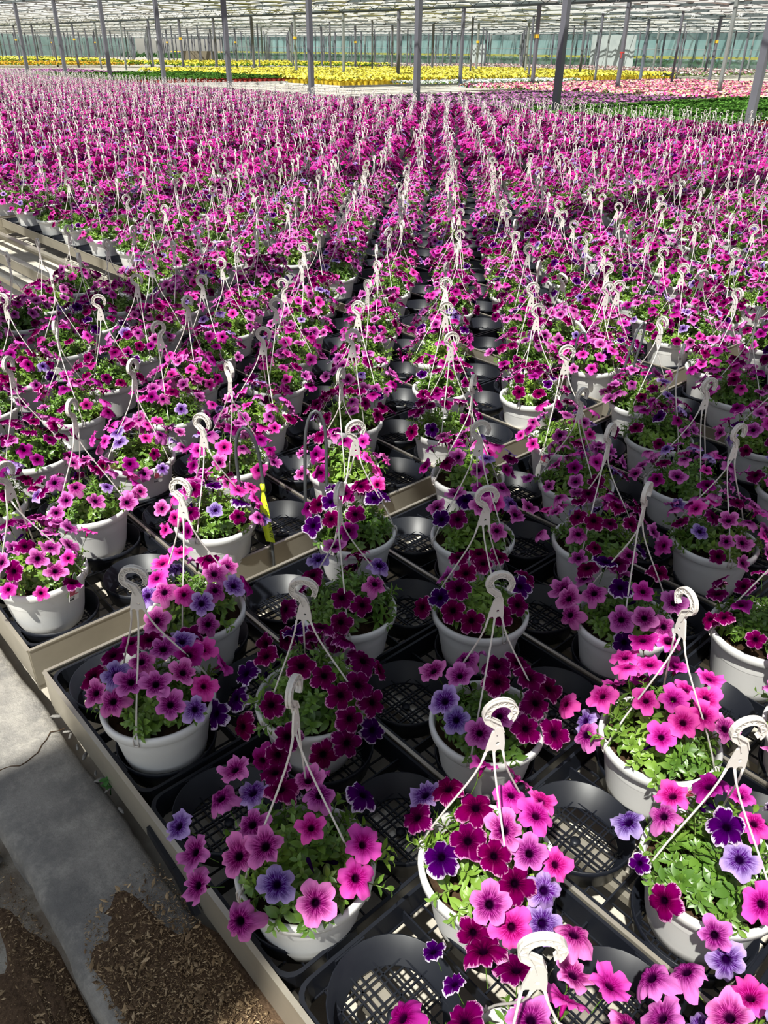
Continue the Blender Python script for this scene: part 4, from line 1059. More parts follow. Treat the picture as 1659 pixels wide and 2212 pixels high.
# --- the far mass of baskets: one mesh, each basket still real geometry
def fan_flower(cols, r):
    pass
def far_template(seed):
    r = np.random.default_rng(seed); V = []; T = []; Mi = []; Cc = []
    def put(vs, ts, m, cs):
        b = len(V); V.extend(vs); T.extend([tuple(i + b for i in t) for t in ts]); Mi.extend([m] * len(ts)); Cc.extend(cs)
    # pot
    n = 12; prof = [(0.086, 0.02), (0.118, 0.148), (0.131, 0.152), (0.128, 0.177)]; vs = []
    for rr, z in prof: vs += [(rr * math.cos(6.283 * k / n), rr * math.sin(6.283 * k / n), z) for k in range(n)]
    ts = []
    for i in range(3):
        for k in range(n):
            a, b = i * n + k, i * n + (k + 1) % n; ts += [(a, b, b + n), (a, b + n, a + n)]
    put(vs, ts, 0, [(1, 1, 1)] * len(vs))
    # leaves
    for k in range(46):
        a = r.uniform(0, 6.28); q = math.sqrt(r.uniform(.1, 1)); el = math.sqrt(1 - (q * .96) ** 2)
        c = np.array([0.14 * q * math.cos(a), 0.14 * q * math.sin(a), 0.155 + 0.115 * el]); b = r.uniform(0, 6.28)
        u = np.array([math.cos(b), math.sin(b), r.uniform(-.5, .5)]) * 0.034; w = np.array([-math.sin(b), math.cos(b), r.uniform(-.4, .4)]) * 0.017
        g = np.array([(0.10, 0.22, 0.03), (0.06, 0.14, 0.02), (0.16, 0.29, 0.04)][r.integers(3)])
        put([tuple(c - u), tuple(c + w), tuple(c + u), tuple(c - w)], [(0, 3, 2), (0, 2, 1)], 1, [g] * 4)
    # flowers
    pr = list('PPPPHHHMMBBBBLV'); got = []
    lim = {'P': ((0.54, 0.09, 0.38), (0.14, 0.0, 0.08)), 'H': ((0.64, 0.04, 0.34), (0.2, 0.0, 0.08)), 'M': ((0.36, 0.01, 0.18), (0.05, 0, 0.02)), 'B': ((0.15, 0.003, 0.065), (0.02, 0, 0.01)), 'L': ((0.40, 0.25, 0.62), (0.08, 0, .14)), 'V': ((0.07, 0.0, 0.11), (0.01, 0, .015))}
    tone = r.choice(['P', 'H', 'B', 'x'])
    for k in range(400):
        if len(got) >= 32: break
        a = r.uniform(0, 6.28); q = math.sqrt(r.uniform(.0, 1)); el = math.sqrt(1 - (q * .96) ** 2)
        c = np.array([0.165 * q * math.cos(a), 0.165 * q * math.sin(a), 0.165 + 0.15 * el * r.uniform(.9, 1.1)])
        if any(np.linalg.norm(c - g) < 0.045 for g in got): continue
        got.append(c)
        nn = np.array([math.cos(a) * q * .9 - .15, math.sin(a) * q * .9 - .15, .6 + .4 * el]) + r.normal(0, .2, 3); nn /= np.linalg.norm(nn)
        e = np.cross(nn, (0.3, 0.8, 0.5)); e /= np.linalg.norm(e); f_ = np.cross(nn, e); R = r.uniform(0.031, 0.037)
        t = tone if tone != 'x' and r.random() < .5 else pr[r.integers(len(pr))]
        lc, tc = lim[t]; lc = np.array(lc) * r.uniform(.8, 1.2)
        vs = [tuple(c - nn * .01)]; cs = [tc]
        for i in range(10):
            an = 6.283 * i / 10; rad = R if i % 2 == 0 else R * 0.8
            vs.append(tuple(c + (e * math.cos(an) + f_ * math.sin(an)) * rad + nn * (.004 if i % 2 else -.004))); cs.append(lc)
        put(vs, [(0, 1 + i, 1 + (i + 1) % 10) for i in range(10)], 2, cs)
    return V, T, Mi, Cc
def far_hanger(seed):
    r = random.Random(seed); mb = MB()
    ox, oy = r.gauss(0, .02), r.gauss(0, .02); yaw = CAMF_YAW + r.gauss(0, .7); c, s = math.cos(yaw), math.sin(yaw); zt = POT_H + HOOK_H
    R = 0.0245; P_ = [(0.004, -0.118), (0.004, -0.075), (-0.006, -0.058)] + [(0.004 + R * math.cos(math.radians(a)), -R - .005 + R * math.sin(math.radians(a))) for a in (190, 150, 110, 70, 30, -10, -40)]
    mb.tube([(ox + x * c, oy + x * s, zt + z) for x, z in P_], [0.012, 0.009] + [0.0055] * 8, 4, 0, False)
    r0 = r.uniform(0, 2.1)
    for k in range(3):
        a = r0 + 2.094 * k
        mb.tube([(ox + 0.004 * c, oy, zt - .112), (0.055 * math.cos(a) + ox * .6, 0.055 * math.sin(a) + oy * .6, zt - .24), (0.129 * math.cos(a), 0.129 * math.sin(a), POT_H)], 0.0023, 3, 0, False)
    V = mb.v; T = []
    for f in mb.f:
        T.append((f[0], f[1], f[2]))
        if len(f) == 4: T.append((f[0], f[2], f[3]))
    return V, T, [3] * len(T), [(1, 1, 1)] * len(V)
TPL = []
for s in range(10):
    a = far_template(s); h = far_hanger(s)
    nv = len(a[0])
    TPL.append((np.array(list(a[0]) + list(h[0]), np.float32), np.array(list(a[1]) + [tuple(i + nv for i in t) for t in h[1]], np.int32), np.array(a[2] + h[2], np.int32), np.array(list(a[3]) + list(h[3]), np.float32), nv))
Vs, Ts, Ms, Cs = [], [], [], []; off = 0
for s, x, y, px, py, *_ in far_spots:
    if s < 34 and nrg.random() < 0.0: continue
    V, T, Mi, Cc, nb = TPL[nrg.integers(len(TPL))]
    a = nrg.uniform(0, 6.283); ca, sa = math.cos(a), math.sin(a)
    W = V.copy()
    W[:nb, 0] = V[:nb, 0] * ca - V[:nb, 1] * sa; W[:nb, 1] = V[:nb, 0] * sa + V[:nb, 1] * ca
    W += np.array([x + nrg.normal(0, .015), y + nrg.normal(0, .015), POT_Z])
    Vs.append(W); Ts.append(T + off); Ms.append(Mi); Cs.append(Cc * nrg.uniform(.85, 1.12)); off += len(W)
me = big_mesh('far_baskets', np.concatenate(Vs), np.concatenate(Ts), [M['pot'], M['far_leaf'], M['far_petal'], M['hanger']], np.concatenate(Ms), np.concatenate(Cs))
tag(obj('far_baskets', me), 'far mass of white petunia baskets filling the back of the field', 'hanging baskets', kind='stuff')
print('FIELD near', len(near), 'far', len(far_spots), 'tris', len(me.polygons))

# ------------------------------------------------------------------ black hoop stakes and yellow tags in the gaps
def hoop(x, y, rz, w, h, lean, label, z0=0.10):
    hs = obj('hoop_stake', None, None, (x, y, z0), (lean[0], lean[1], rz)); hs.empty_display_size = 0.05
    tag(hs, label, 'hoop stake', 'dark steel hoop stakes')
    mb = MB(); pts = [(-w / 2, 0, 0), (-w / 2 * .98, 0, h * .35), (-w / 2 * .95, 0, h * .7)]
    for i in range(9):
        a = math.pi * (1 - i / 8); pts.append((w * .46 * math.cos(a), 0, h * .80 + h * 0.20 * math.sin(a)))
    pts += [(w / 2 * .98, 0, h * .6), (w / 2 * 1.06, 0, h * .3), (w / 2 * 1.0, 0, 0)]
    mb.tube(pts, 0.0056, 8); obj('rod', mb.mesh('rod', M['rod']), hs)
    return hs
RZ = math.atan2(Rw.y, Rw.x)
h1 = hoop(1.155, 1.88, RZ - 0.2, 0.085, 0.60, (0.0, -0.04), 'dark hoop stake carrying a yellow tape tag with handwriting, in the bench gap')
h2 = hoop(1.37, 1.87, RZ + 0.15, 0.075, 0.60, (0, 0.03), 'plain dark steel hoop stake with a rusty foot, right of the yellow-tagged one')
h3 = hoop(3.085, 2.03, RZ - 0.1, 0.055, 0.47, (0.0, 0.0), 'dark steel hoop stake with a tied yellow tape, near the tipped basket')
h4 = hoop(3.10, 1.83, RZ + 0.5, 0.06, 0.56, (0.05, 0.16), 'leaning dark steel hoop stake at the corner of the second bench')
h5 = hoop(4.74, 1.83, RZ, 0.07, 0.55, (0.0, 0.03), 'grey steel hoop stake between baskets at the right edge')
def tape(parent, x, z, ln, label):
    t = obj('tape_tag', None, parent, (x, -0.007, z))
    mb = MB(); vs = []; n = 7
    for i in range(n + 1):
        q = i / n
        y = -0.004 - 0.012 * math.sin(q * 3.0)
        hw = 0.0045 + 0.0115 * min(1, q * 3.2)
        vs += [(-hw + 0.006 * q, y, -ln * q), (hw + 0.006 * q, y - 0.003, -ln * q)]
    b = len(vs); vs += [(x_, y_ + 0.0012, z_) for x_, y_, z_ in vs]
    fs = [(2 * i, 2 * i + 1, 2 * i + 3, 2 * i + 2) for i in range(n)] + [(b + 2 * i, b + 2 * i + 2, b + 2 * i + 3, b + 2 * i + 1) for i in range(n)]
    for i in range(n): fs += [(2 * i, 2 * i + 2, b + 2 * i + 2, b + 2 * i), (2 * i + 1, b + 2 * i + 1, b + 2 * i + 3, 2 * i + 3)]
    mb.add(vs, fs, 0)
    mb.tube([(-.002, 0, 0.026), (0.0, 0, 0)], 0.0078, 7, 0)
    t2 = obj('tape', mb.mesh('tape', M['tagyellow']), parent, (x, -0.006, z))
    bpy.data.objects.remove(t)
    return t2
t1 = tape(h1, 0.041, 0.385, 0.185, '')
o = obj('handwriting', text_mesh('24 | 2669A NW', 0.019, M['ink'], 'handwriting', 'LEFT'), t1, (0.012, -0.0225, -0.035), (math.pi / 2, math.pi / 2, 0))
t3 = tape(h3, 0.028, 0.27, 0.15, '')
mb = MB(); mb.bar((0.03, -0.01, 0.29), (0.075, -0.012, 0.19), 0.012, 0.002); obj('tape_end', mb.mesh('tape_end', M['tagyellow']), h3)

# ------------------------------------------------------------------ greenhouse frame
ROWX = [0.0, 18.3, 36.6, 54.9, 73.2, 91.5]
PY = [8.65 + 5.15 * k for k in range(-2, 36)]
POST_H = 3.70
mb = MB(); mb.box((0, 0, POST_H / 2), (0.15, 0.15, POST_H)); me_post = mb.mesh('post', M['steel'])
mb = MB(); mb.box((0, 0, POST_H / 2), (0.13, 0.13, POST_H)); me_post2 = mb.mesh('post', M['steel_pale'])
mb = MB(); mb.box((0, 0, 0.07), (0.24, 0.24, 0.14)); mb.box((0, 0, 0.15), (0.19, 0.19, 0.02)); me_foot = mb.mesh('footing', M['kerb'])
mb = MB(); mb.box((0, -0.078, 0), (0.05, 0.004, 0.10)); me_plate = mb.mesh('number_plate', M['white_paint'])
mb = MB(); mb.box((0, 0, 0), (0.17, 0.17, 0.16)); me_yband = mb.mesh('yellow_band', M['yellow_rail'])
mb = MB(); mb.box((0, 0, 0), (0.16, 0.16, 0.06)); mb.box((-0.085, -0.02, -0.12), (0.006, 0.05, 0.22)); me_red = mb.mesh('red_ribbon', M['redpot'])
first_row = 0
for ri, X in enumerate(ROWX):
    for Y in PY:
        p = project(X, Y, 1.5)
        if ri == 0 or p is None or not (-60 < p[0] < 1720): continue
        if p[2] < 7: continue
        o = obj('greenhouse_post', me_post if (ri < 2 or (int(Y * 10) % 3)) else me_post2, None, (X, Y, FLOOR_Z))
        if ri == 1:
            obj('footing', me_foot, o)
            side = p[0]
            tag(o, '%s thick grey post from the right, at the back of the basket field' % ordn(first_row), 'post', 'posts behind the basket field'); first_row += 1
            if abs(p[0] - 345) < 25: obj('number_plate', me_plate, o, (-0.078, 0, 2.0), (0, 0, -math.pi / 2))
        else:
            tag(o, 'slim steel greenhouse post in the %s row of posts' % ['', '', 'second', 'third', 'fourth', 'farthest'][ri], 'post', 'posts of row %d' % (ri + 1))
            if ri == 2 and abs(Y - 24.1) < 0.3:
                o['label'] = 'slim steel greenhouse post with a red ribbon tied round it'; obj('red_ribbon', me_red, o, (0, 0, 1.72))
            if ri in (2, 3) and int(Y) % 4 == 1: obj('yellow_band', me_yband, o, (0, 0, 2.4))
mb = MB(); mb.box((0, 0, POST_H / 2), (0.10, 0.10, POST_H)); me_post3 = mb.mesh('post', M['steel'])
for X, nm_ in ((45.7, 'nearest'), (64.0, 'middle'), (82.3, 'farthest')):
    for Y in PY:
        p = project(X, Y + 2.5, 1.5)
        if p is None or not (-60 < p[0] < 1720) or p[2] < 7: continue
        o = obj('greenhouse_post', me_post3, None, (X, Y + 2.5, FLOOR_Z))
        tag(o, 'thin dark steel post in the %s of the intermediate rows' % nm_, 'post', 'thin posts, %s intermediate row' % nm_)
for Y in (3.5, -1.65, 8.65, 13.8):
    o = obj('greenhouse_post', me_post, None, (0.0, Y, 0)); tag(o, 'grey steel post of the row along the kerb, outside the picture', 'post', 'posts along the kerb')

roof = obj('ceiling', None, None, (0, 0, 4.2)); tag(roof, 'glass greenhouse roof with gutters, girders and white folded screens', 'roof', kind='structure')
RX0, RX1, RY0, RY1 = -9.0, 93.0, -9.5, 196.0
GS = 3.2
GY = [0.26 + GS * k for k in range(-3, 62)]
GZ = 4.40 - 4.2
mb = MB(); mb.box((0, 0, 0), (RX1 - RX0, 0.20, 0.12)); mb.box((0, 0, 0.07), (RX1 - RX0, 0.28, 0.02)); me_gut = mb.mesh('gutter', M['girder'])
def bundle(w):
    mb = MB(); n = 9; vs = []
    for e in (RX0, RX1):
        for k in range(n):
            a = 2 * math.pi * k / n; vs.append((e, w / 2 * math.cos(a), 0.06 * math.sin(a)))
    mb.add(vs, [(k, (k + 1) % n, n + (k + 1) % n, n + k) for k in range(n)] + [tuple(range(n))[::-1], tuple(range(n, 2 * n))])
    return mb.mesh('folded_screen', M['screen'])
me_bun = bundle(0.46); me_bun_shade = bundle(0.92)  # wide bundle is out of view, widened to cast the front shade band
xc = (RX0 + RX1) / 2
for k, gy in enumerate(GY):
    obj('gutter', me_gut, roof, (xc, gy, GZ))
    obj('folded_screen', me_bun_shade if abs(gy - 0.26) < .1 else me_bun, roof, (0, gy, GZ - 0.20))
# girders along every post row
for X in ROWX:
    mb = MB()
    mb.box((0, (RY0 + RY1) / 2, -0.40), (0.08, RY1 - RY0, 0.09)); mb.box((0, (RY0 + RY1) / 2, 0.08), (0.08, RY1 - RY0, 0.07))
    y = RY0; s = 1
    while y < RY1 - .8:
        mb.bar((0, y, -0.38 if s > 0 else 0.06), (0, y + 0.8, 0.06 if s > 0 else -0.38), 0.03, 0.03); y += 0.8; s = -s
    obj('girder', mb.mesh('girder', M['girder']), roof, (X, 0, 0))
# long white pipes and screen rods running with the girders
mb = MB(); mb.box((0, (RY0 + RY1) / 2, 0), (0.05, RY1 - RY0, 0.05)); me_pipe = mb.mesh('heating_pipe', M['screen'])
for k in range(34):
    x = 19.2 + 2.15 * k
    if min(abs(x - q) for q in ROWX) > 0.5: obj('heating_pipe', me_pipe, roof, (x, 0, -0.10 - 0.16 * (k % 3)))
for x in (5.2, 11.4): obj('heating_pipe', me_pipe, roof, (x, 0, -0.1))
mb = MB(); mb.box((0, (RY0 + RY1) / 2, 0), (0.12, RY1 - RY0, 0.10)); me_pur = mb.mesh('purlin', M['girder'])
for k in range(40):
    x = 20.1 + 1.8 * k
    obj('purlin', me_pur, roof, (x, 0, -0.02 + 0.13 * (k % 4)))
# hanging white screen packets seen end on, short and bright
mb = MB(); mb.box((0, 0, 0), (0.12, 2.0, 0.07)); me_pack = mb.mesh('screen_packet', M['screen'])
pr = random.Random(8)
for k in range(230):
    x = pr.uniform(24, 88); gy = pr.choice(GY[8:44])
    obj('screen_packet', me_pack, roof, (x, gy + 1.6, -0.15 + pr.uniform(-.12, .15)))
# glazing: ridges, bars and panes
RZ_ = 5.08 - 4.2
mb = MB()
for gy in GY:
    mb.box((xc, gy + GS / 2, RZ_), (RX1 - RX0, 0.06, 0.06))
    n = int((RX1 - RX0) / 1.6)
    for i in range(n):
        x = RX0 + 1.6 * i
        mb.bar((x, gy, GZ + 0.07), (x, gy + GS / 2, RZ_), 0.028, 0.035); mb.bar((x, gy + GS, GZ + 0.07), (x, gy + GS / 2, RZ_), 0.028, 0.035)
tag(obj('glazing_bars', mb.mesh('glazing_bars', M['girder']), roof), kind='stuff')
mb = MB()
for gy in GY:
    mb.add([(RX0, gy, GZ + .09), (RX1, gy, GZ + .09), (RX1, gy + GS / 2, RZ_ + .03), (RX0, gy + GS / 2, RZ_ + .03), (RX1, gy + GS, GZ + .09), (RX0, gy + GS, GZ + .09)], [(0, 1, 2, 3), (3, 2, 4, 5)], smooth=False)
tag(obj('glazing', mb.mesh('glazing', M['roofglass']), roof), kind='stuff')
# bay numbers painted on the girders
for X, y0, first, cnt, sz in ((36.6, 31.1, 21, 6, 0.24), (54.9, 44.0, 19, 6, 0.27)):
    for k in range(cnt):
        me = text_mesh(str(first + k), sz, M['white_paint'], 'bay_number')
        obj('bay_number', me, roof, (X - 0.06, y0 - GS * k, -0.48 + 0.06), (math.pi / 2, 0, -math.pi / 2))

# glass walls
def glass_wall(name, axis, pos, a0, a1, step, label):
    w = obj(name, None, None, (pos, 0, FLOOR_Z) if axis == 'x' else (0, pos, FLOOR_Z)); tag(w, label, 'glass wall', kind='structure')
    mb = MB(); mb.box((0, 0, 0), (0.01, step - .06, 1.9)); lo = mb.mesh('pane', M['wallglass'])
    mb = MB(); mb.box((0, 0, 0), (0.06, 0.06, 4.2)); mu = mb.mesh('mullion', M['girder'])
    mb = MB(); mb.box((0, 0, 0), (0.05, a1 - a0, 0.05)); tr_ = mb.mesh('transom', M['steel_pale'])
    mb = MB(); mb.box((0, 0, 0), (0.2, a1 - a0, 0.3)); ba = mb.mesh('wall_base', M['kerb'])
    rz = 0 if axis == 'x' else math.pi / 2
    def at(t, z): return (0, t, z) if axis == 'x' else (t, 0, z)
    for z in (2.18, 4.15): obj('transom', tr_, w, at((a0 + a1) / 2, z), (0, 0, rz))
    obj('wall_base', ba, w, at((a0 + a1) / 2, 0.12), (0, 0, rz))
    t = a0
    while t < a1:
        obj('mullion', mu, w, at(t, 2.1), (0, 0, rz))
        for z in (1.22, 3.17): obj('pane', lo, w, at(t + step / 2, z), (0, 0, rz))
        t += step
    return w
glass_wall('wall_right', 'x', 93.0, 26, 150, 2.0, 'long glass partition wall at the back right of the greenhouse')
glass_wall('wall_back', 'y', 192.0, -8, 93, 4.0, 'distant glass end wall of the greenhouse')
# milky plastic sheets hung against the partition
for k, (y, w_, z, h_) in enumerate(((62.5, 6.2, 1.82, 3.6), (84, 3.0, 1.31, 2.6))):
    mb = MB(); vs = []; n = 14
    for i in range(n + 1):
        for zz in (-h_ / 2, h_ / 2): vs.append((0.08 * math.sin(i * 1.9), -w_ / 2 + w_ * i / n, zz))
    for i in range(n + 1):
        for zz in (-h_ / 2, h_ / 2): vs.append((0.08 * math.sin(i * 1.9) + .02, -w_ / 2 + w_ * i / n, zz))
    b = 2 * (n + 1)
    mb.add(vs, [(2 * i, 2 * i + 1, 2 * i + 3, 2 * i + 2) for i in range(n)] + [(b + 2 * i, b + 2 * i + 2, b + 2 * i + 3, b + 2 * i + 1) for i in range(n)])
    tag(obj('plastic_sheet', mb.mesh('plastic_sheet', M['plastic_sheet']), None, (92.7, y, z + FLOOR_Z)), ('wide', 'narrow')[k] + ' milky plastic sheet hung against the back glass partition', 'plastic sheet')
# next house beyond the partition: crop rows, rail, posts, closing wall
rr = np.random.default_rng(4)
n = 9000
c = np.stack([rr.uniform(95, 140, n), rr.uniform(30, 200, n), rr.uniform(0.25, 0.7, n)], 1)
u = rr.normal(0, .5, (n, 3)); w = rr.normal(0, .35, (n, 3)); u[:, 2] *= .4
V = np.stack([c - u, c + w, c + u, c - w], 1).reshape(-1, 3); b = np.arange(n)[:, None] * 4
T = np.concatenate([b + np.array([0, 1, 2]), b + np.array([0, 2, 3])]); g = rr.uniform(.6, 1.2, (n, 1)) * np.array([.06, .13, .05])
tag(obj('crop_rows', big_mesh('crop_rows', V, T, [M['far_leaf']], None, np.repeat(g, 4, 0))), 'green crop growing in the next house beyond the glass partition', 'crop', kind='stuff')
mb = MB(); mb.box((0, 0, 0), (0.12, 150, 0.14)); me_rl = mb.mesh('pipe_rail', M['yellow_rail'])
for k, x in enumerate((101, 118)):
    tag(obj('pipe_rail', me_rl, None, (x, 110, 1.35 + .1 * k)), ('nearer', 'farther')[k] + ' yellow pipe rail beyond the glass partition', 'pipe rail')
mb = MB(); mb.box((0, 0, 2.1), (0.18, 0.18, 4.2)); me_fp = mb.mesh('post', M['steel'])
for x in (104, 122, 140):
    for y in range(36, 190, 9):
        tag(obj('greenhouse_post', me_fp, None, (x, y + (x % 5), FLOOR_Z)), 'dim steel post in the next house beyond the glass partition', 'post', 'posts beyond the glass partition')
mb = MB(); mb.box((0, 0, 2.1), (0.2, 230, 4.2)); tag(obj('wall_far', mb.mesh('wall_far', M['far_wall']), None, (150, 100, FLOOR_Z)), 'pale far wall of the next greenhouse', 'wall', kind='structure')
mb = MB()
for k in range(60): mb.box((122, 30 + 3.2 * k, 4.3), (58, 0.35, 0.16))
for k in range(9): mb.box((97 + 6 * k, 110, 4.0), (0.25, 170, 0.12))
tag(obj('trim_2', mb.mesh('trim_2', M['girder'])), 'roof gutters of the next greenhouse beyond the glass', 'roof frame', kind='structure')
# brown cart parked far back
cart = obj('cart', None, None, (69, 118, FLOOR_Z), (0, 0, 0.6)); tag(cart, 'far brown slatted cart parked behind the yellow flowers', 'cart')
mb = MB(); mb.box((0, 0, 0.9), (1.4, 4.6, 1.2)); obj('load', mb.mesh('load', simple('cardboard', (0.12, 0.10, 0.065), 0.8)), cart)
mb = MB(); mb.box((0, 0, 0.22), (1.5, 4.8, 0.12)); obj('deck', mb.mesh('deck', M['girder']), cart)
mb = MB(); mb.tube([(-.8, 0, 0), (.8, 0, 0)], 0.17, 12)
me_wh = mb.mesh('wheel', M['tray'])
for y in (-1.8, 1.8): obj('wheel', me_wh, cart, (0, y, 0.17))

# ------------------------------------------------------------------ bedding plants beyond the basket field
def clump(seed, leafc, flc, nf, nl, r_, h_, pot, lo=False):
    r = np.random.default_rng(seed); V = []; T = []; Cc = []; Mi = []
    def put(vs, ts, m, cs):
        b = len(V); V.extend([tuple(v) for v in vs]); T.extend([tuple(i + b for i in t) for t in ts]); Mi.extend([m] * len(ts)); Cc.extend(cs)
    if pot is not None:
        n = 8 if not lo else 5; vs = []
        for rr_, z in ((r_ * .5, 0), (r_ * .68, h_ * .55)): vs += [(rr_ * math.cos(6.283 * k / n), rr_ * math.sin(6.283 * k / n), z) for k in range(n)]
        put(vs, [t for k in range(n) for t in ((k, (k + 1) % n, n + (k + 1) % n), (k, n + (k + 1) % n, n + k))], 1, [(1, 1, 1)] * len(vs))
    base = h_ * (.4 if pot is None else .58)
    for k in range(nl):
        a = r.uniform(0, 6.28); q = math.sqrt(r.uniform(0, 1)); el = math.sqrt(1 - (q * .95) ** 2)
        c = np.array([r_ * q * math.cos(a), r_ * q * math.sin(a), base + h_ * .6 * el]); b = r.uniform(0, 6.28)
        u = np.array([math.cos(b), math.sin(b), r.uniform(-.6, .5)]) * r_ * .38; w = np.array([-math.sin(b), math.cos(b), r.uniform(-.5, .5)]) * r_ * .24
        g = np.array(leafc[r.integers(len(leafc))]) * r.uniform(.7, 1.3)
        put([c - u, c + w, c + u, c - w], [(0, 3, 2), (0, 2, 1)], 0, [g] * 4)
    for k in range(nf):
        a = r.uniform(0, 6.28); q = math.sqrt(r.uniform(0, 1)); el = math.sqrt(1 - (q * .95) ** 2)
        c = np.array([r_ * q * math.cos(a), r_ * q * math.sin(a), base + h_ * .72 * el + r.uniform(0, .02)])
        nn = np.array([math.cos(a) * q, math.sin(a) * q, .8]) + r.normal(0, .2, 3); nn /= np.linalg.norm(nn)
        e = np.cross(nn, (.3, .8, .5)); e /= np.linalg.norm(e); f_ = np.cross(nn, e); R = r_ * r.uniform(.22, .34); m = 5 if not lo else 4
        col = np.array(flc[r.integers(len(flc))]) * r.uniform(.8, 1.15)
        put([c + nn * R * .25] + [c + (e * math.cos(6.283 * i / m) + f_ * math.sin(6.283 * i / m)) * R for i in range(m)], [(0, 1 + i, 1 + (i + 1) % m) for i in range(m)], 0, [col * .8] + [col] * m)
    return np.array(V, np.float32), np.array(T, np.int32), np.array(Mi, np.int32), np.array(Cc, np.float32)
GRN = [(.07, .17, .03), (.10, .23, .04), (.045, .11, .02)]
PUR = [(.42, .13, .36), (.5, .2, .44), (.3, .1, .27), (.10, .16, .05)]
PNK = [(.85, .12, .28), (.85, .3, .42), (.85, .65, .35), (.8, .7, .62), (.75, .05, .3), (.85, .4, .5)]
YEL = [(.78, .70, .10), (.82, .76, .18), (.70, .58, .05)]
BEDS = [  # name, label, rect, spacing, template kwargs, pot, z, individuals
 ('leafy_seedling', 'dark green leafy plant in a red pot, right bed behind the basket field', (17.75, 31, 9.45, 14.9), .26, dict(leafc=GRN, flc=GRN, nf=0, nl=30, r_=.145, h_=.25), 'redpot', .16, 300),
 ('purple_bedding_plant', 'low purple flowering bedding plant behind the right half of the field', (17.75, 32, 16.4, 25), .29, dict(leafc=GRN, flc=PUR, nf=12, nl=16, r_=.17, h_=.2), None, .06, 300),
 ('green_bedding_plant', 'bright green bedding plant in the strip before the purple rows', (17.75, 24, 15.1, 16.3), .28, dict(leafc=[(.13, .3, .04), (.09, .22, .03)], flc=PUR, nf=2, nl=24, r_=.16, h_=.2), None, .06, 300),
 ('pink_bedding_plant', 'pink, coral and cream bedding plant in the bright bed at the back right', (32.6, 53, 14, 30.5), .38, dict(leafc=GRN, flc=PNK, nf=14, nl=10, r_=.22, h_=.26), None, .06, 300),
 ('white_bedding_plant', 'white flowering bedding plant along the near edge of the yellow bed', (33.2, 48, 34.6, 36.4), .34, dict(leafc=GRN, flc=[(.8, .82, .78), (.7, .74, .7)], nf=11, nl=8, r_=.18, h_=.22), None, .08, 260),
 ('yellow_mum', 'round yellow flower plant in a yellow pot in the broad yellow bed', (30, 64, 36.9, 60), .42, dict(leafc=GRN, flc=YEL, nf=17, nl=5, r_=.24, h_=.34), 'yellowpot', .10, 300),
 ('potted_seedling', 'small green plant in a red pot in the left back bed', (20, 31.2, 42, 53), .33, dict(leafc=GRN, flc=GRN, nf=0, nl=22, r_=.19, h_=.26), 'redpot', .16, 150),
 ('purple_bedding_plant', 'purple flowering bedding plant at the far left', (17.8, 28, 54, 68), .40, dict(leafc=GRN, flc=PUR, nf=13, nl=10, r_=.22, h_=.22), None, .10, 0),
 ('orange_bedding_plant', 'orange flowering bedding plant at the far left', (26, 44, 86, 98), .60, dict(leafc=GRN, flc=[(.7, .35, .03), (.75, .5, .06), (.5, .3, .05)], nf=12, nl=8, r_=.33, h_=.34), None, .1, 0),
 ('yellow_bedding_plant', 'yellow and green bedding plant in the far back rows', (42, 66, 72, 92), .62, dict(leafc=[(.10, .24, .03), (.06, .15, .02)], flc=YEL, nf=6, nl=14, r_=.34, h_=.5), None, .1, 0),
 ('yellow_bedding_plant', 'yellow bedding plant at the far left horizon', (34, 50, 104, 130), .85, dict(leafc=GRN, flc=YEL, nf=8, nl=9, r_=.46, h_=.5), None, .1, 0),
 ('grey_green_bedding_plant', 'muted green bedding plant before the glass partition', (62, 90, 36, 80), .75, dict(leafc=[(.16, .24, .07), (.22, .24, .13), (.1, .16, .05)], flc=[(.6, .55, .5), (.5, .25, .3)], nf=4, nl=12, r_=.4, h_=.35), None, .1, 0)]
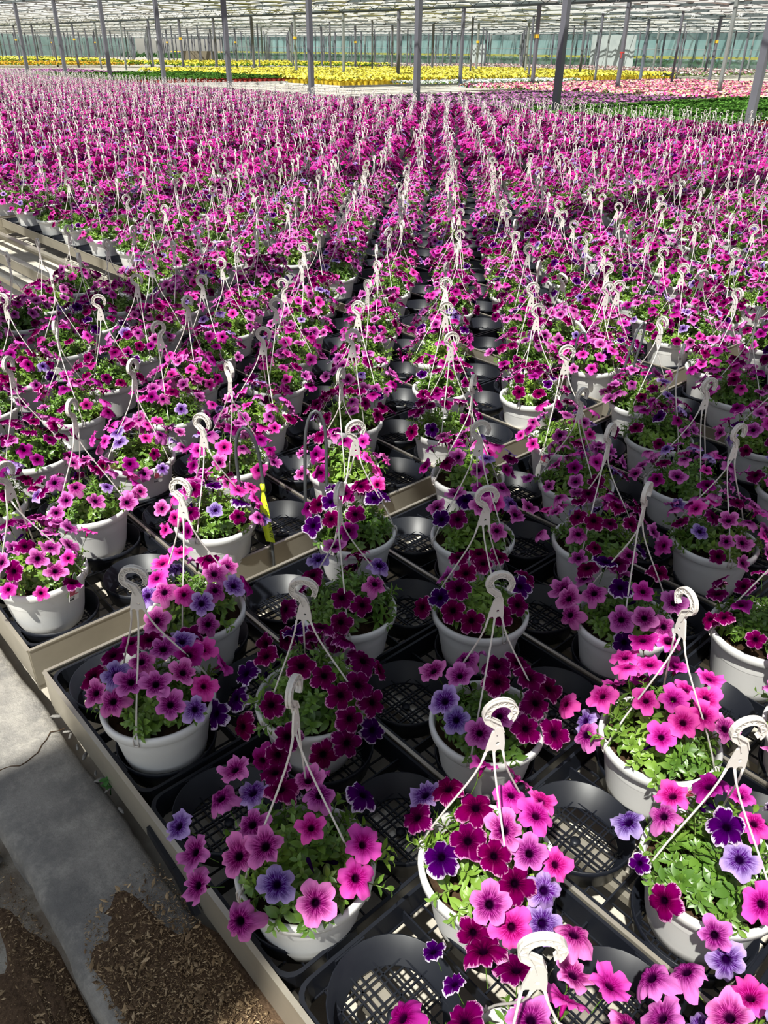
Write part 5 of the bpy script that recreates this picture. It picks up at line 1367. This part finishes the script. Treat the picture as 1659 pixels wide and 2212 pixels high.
for bi, (nm, lb, (x0, x1, y0, y1), sp, kw, pot, z, nind) in enumerate(BEDS):
    lo = y0 > 50
    tp = [clump(100 * bi + s, pot=pot, lo=lo, **kw) for s in range(4)]
    mats = [M['far_petal'] if kw['nf'] else M['far_leaf']] + ([M[pot]] if pot else [])
    mes = [big_mesh(nm, *t[:2], mats, t[2], t[3]) for t in tp] if nind else None
    pl = []
    x = x0
    while x < x1:
        y = y0
        while y < y1:
            p = project(x, y, .2)
            if p and -40 < p[0] < 1700: pl.append((p[2], x + nrg.normal(0, .02), y + nrg.normal(0, .02)))
            y += sp
        x += sp
    pl.sort(reverse=True)
    # a few random gaps
    pl = [q for q in pl if nrg.random() > 0.02]
    for s, x, y in pl[:nind]:
        tag(obj(nm, mes[nrg.integers(4)], None, (x, y, z), (0, 0, nrg.uniform(0, 6.28)), nrg.uniform(.9, 1.12)), lb, 'bedding plant', nm.replace('_', ' ') + ' bed')
    if len(pl) > nind:
        Vs, Ts, Ms, Cs = [], [], [], []; off = 0
        for s, x, y in pl[nind:]:
            V, T, Mi, Cc = tp[nrg.integers(4)]; a = nrg.uniform(0, 6.28); ca, sa = math.cos(a), math.sin(a)
            W = np.stack([V[:, 0] * ca - V[:, 1] * sa + x, V[:, 0] * sa + V[:, 1] * ca + y, V[:, 2] * nrg.uniform(.9, 1.1) + z], 1)
            Vs.append(W); Ts.append(T + off); Ms.append(Mi); Cs.append(Cc); off += len(V)
        tag(obj(nm + '_mass', big_mesh(nm + '_mass', np.concatenate(Vs), np.concatenate(Ts), mats, np.concatenate(Ms), np.concatenate(Cs))), lb.replace('plant', 'plants') + ', the mass behind', 'bedding plants', kind='stuff')
# low bench under the red-potted seedlings, blue mats, pale bed edges
def low_bench(nm, x0, x1, y0, y1, lb, z=.15):
    b = obj(nm, None, None, ((x0 + x1) / 2, (y0 + y1) / 2, FLOOR_Z)); tag(b, lb, 'bench')
    mb = MB(); mb.box((0, 0, z - .07), (x1 - x0, y1 - y0, .03)); obj('bench_top', mb.mesh('bench_top', M['alu']), b)
    for s in (-1, 1):
        mb = MB(); mb.box((0, s * (y1 - y0) / 2, z / 2), (x1 - x0, .05, z)); obj('bench_lip', mb.mesh('bench_lip', M['screen']), b)
        mb = MB(); mb.box((s * (x1 - x0) / 2, 0, z / 2), (.05, y1 - y0, z)); obj('bench_lip', mb.mesh('bench_lip', M['screen']), b)
low_bench('low_bench', 17.55, 31.2, 9.2, 15.0, 'low pale bench carrying the red-potted seedlings at the right')
low_bench('low_bench', 19.8, 31.4, 41.7, 53.2, 'low pale bench carrying the red-potted plants at the left back')
low_bench('low_bench', 29.7, 64.2, 36.55, 60.2, 'low pale bench edge under the yellow flower bed', .08)
for k, (x0, x1, y0, y1) in enumerate(((36.5, 49, 32.7, 34.3), (50, 60, 33, 36))):
    mb = MB(); mb.box(((x0 + x1) / 2, (y0 + y1) / 2, FLOOR_Z + .02), (x1 - x0, y1 - y0, .03))
    tag(obj('blue_mat', mb.mesh('blue_mat', M['blue'])), ('left', 'right')[k] + ' bright blue ground mat beside the white flowers', 'mat')
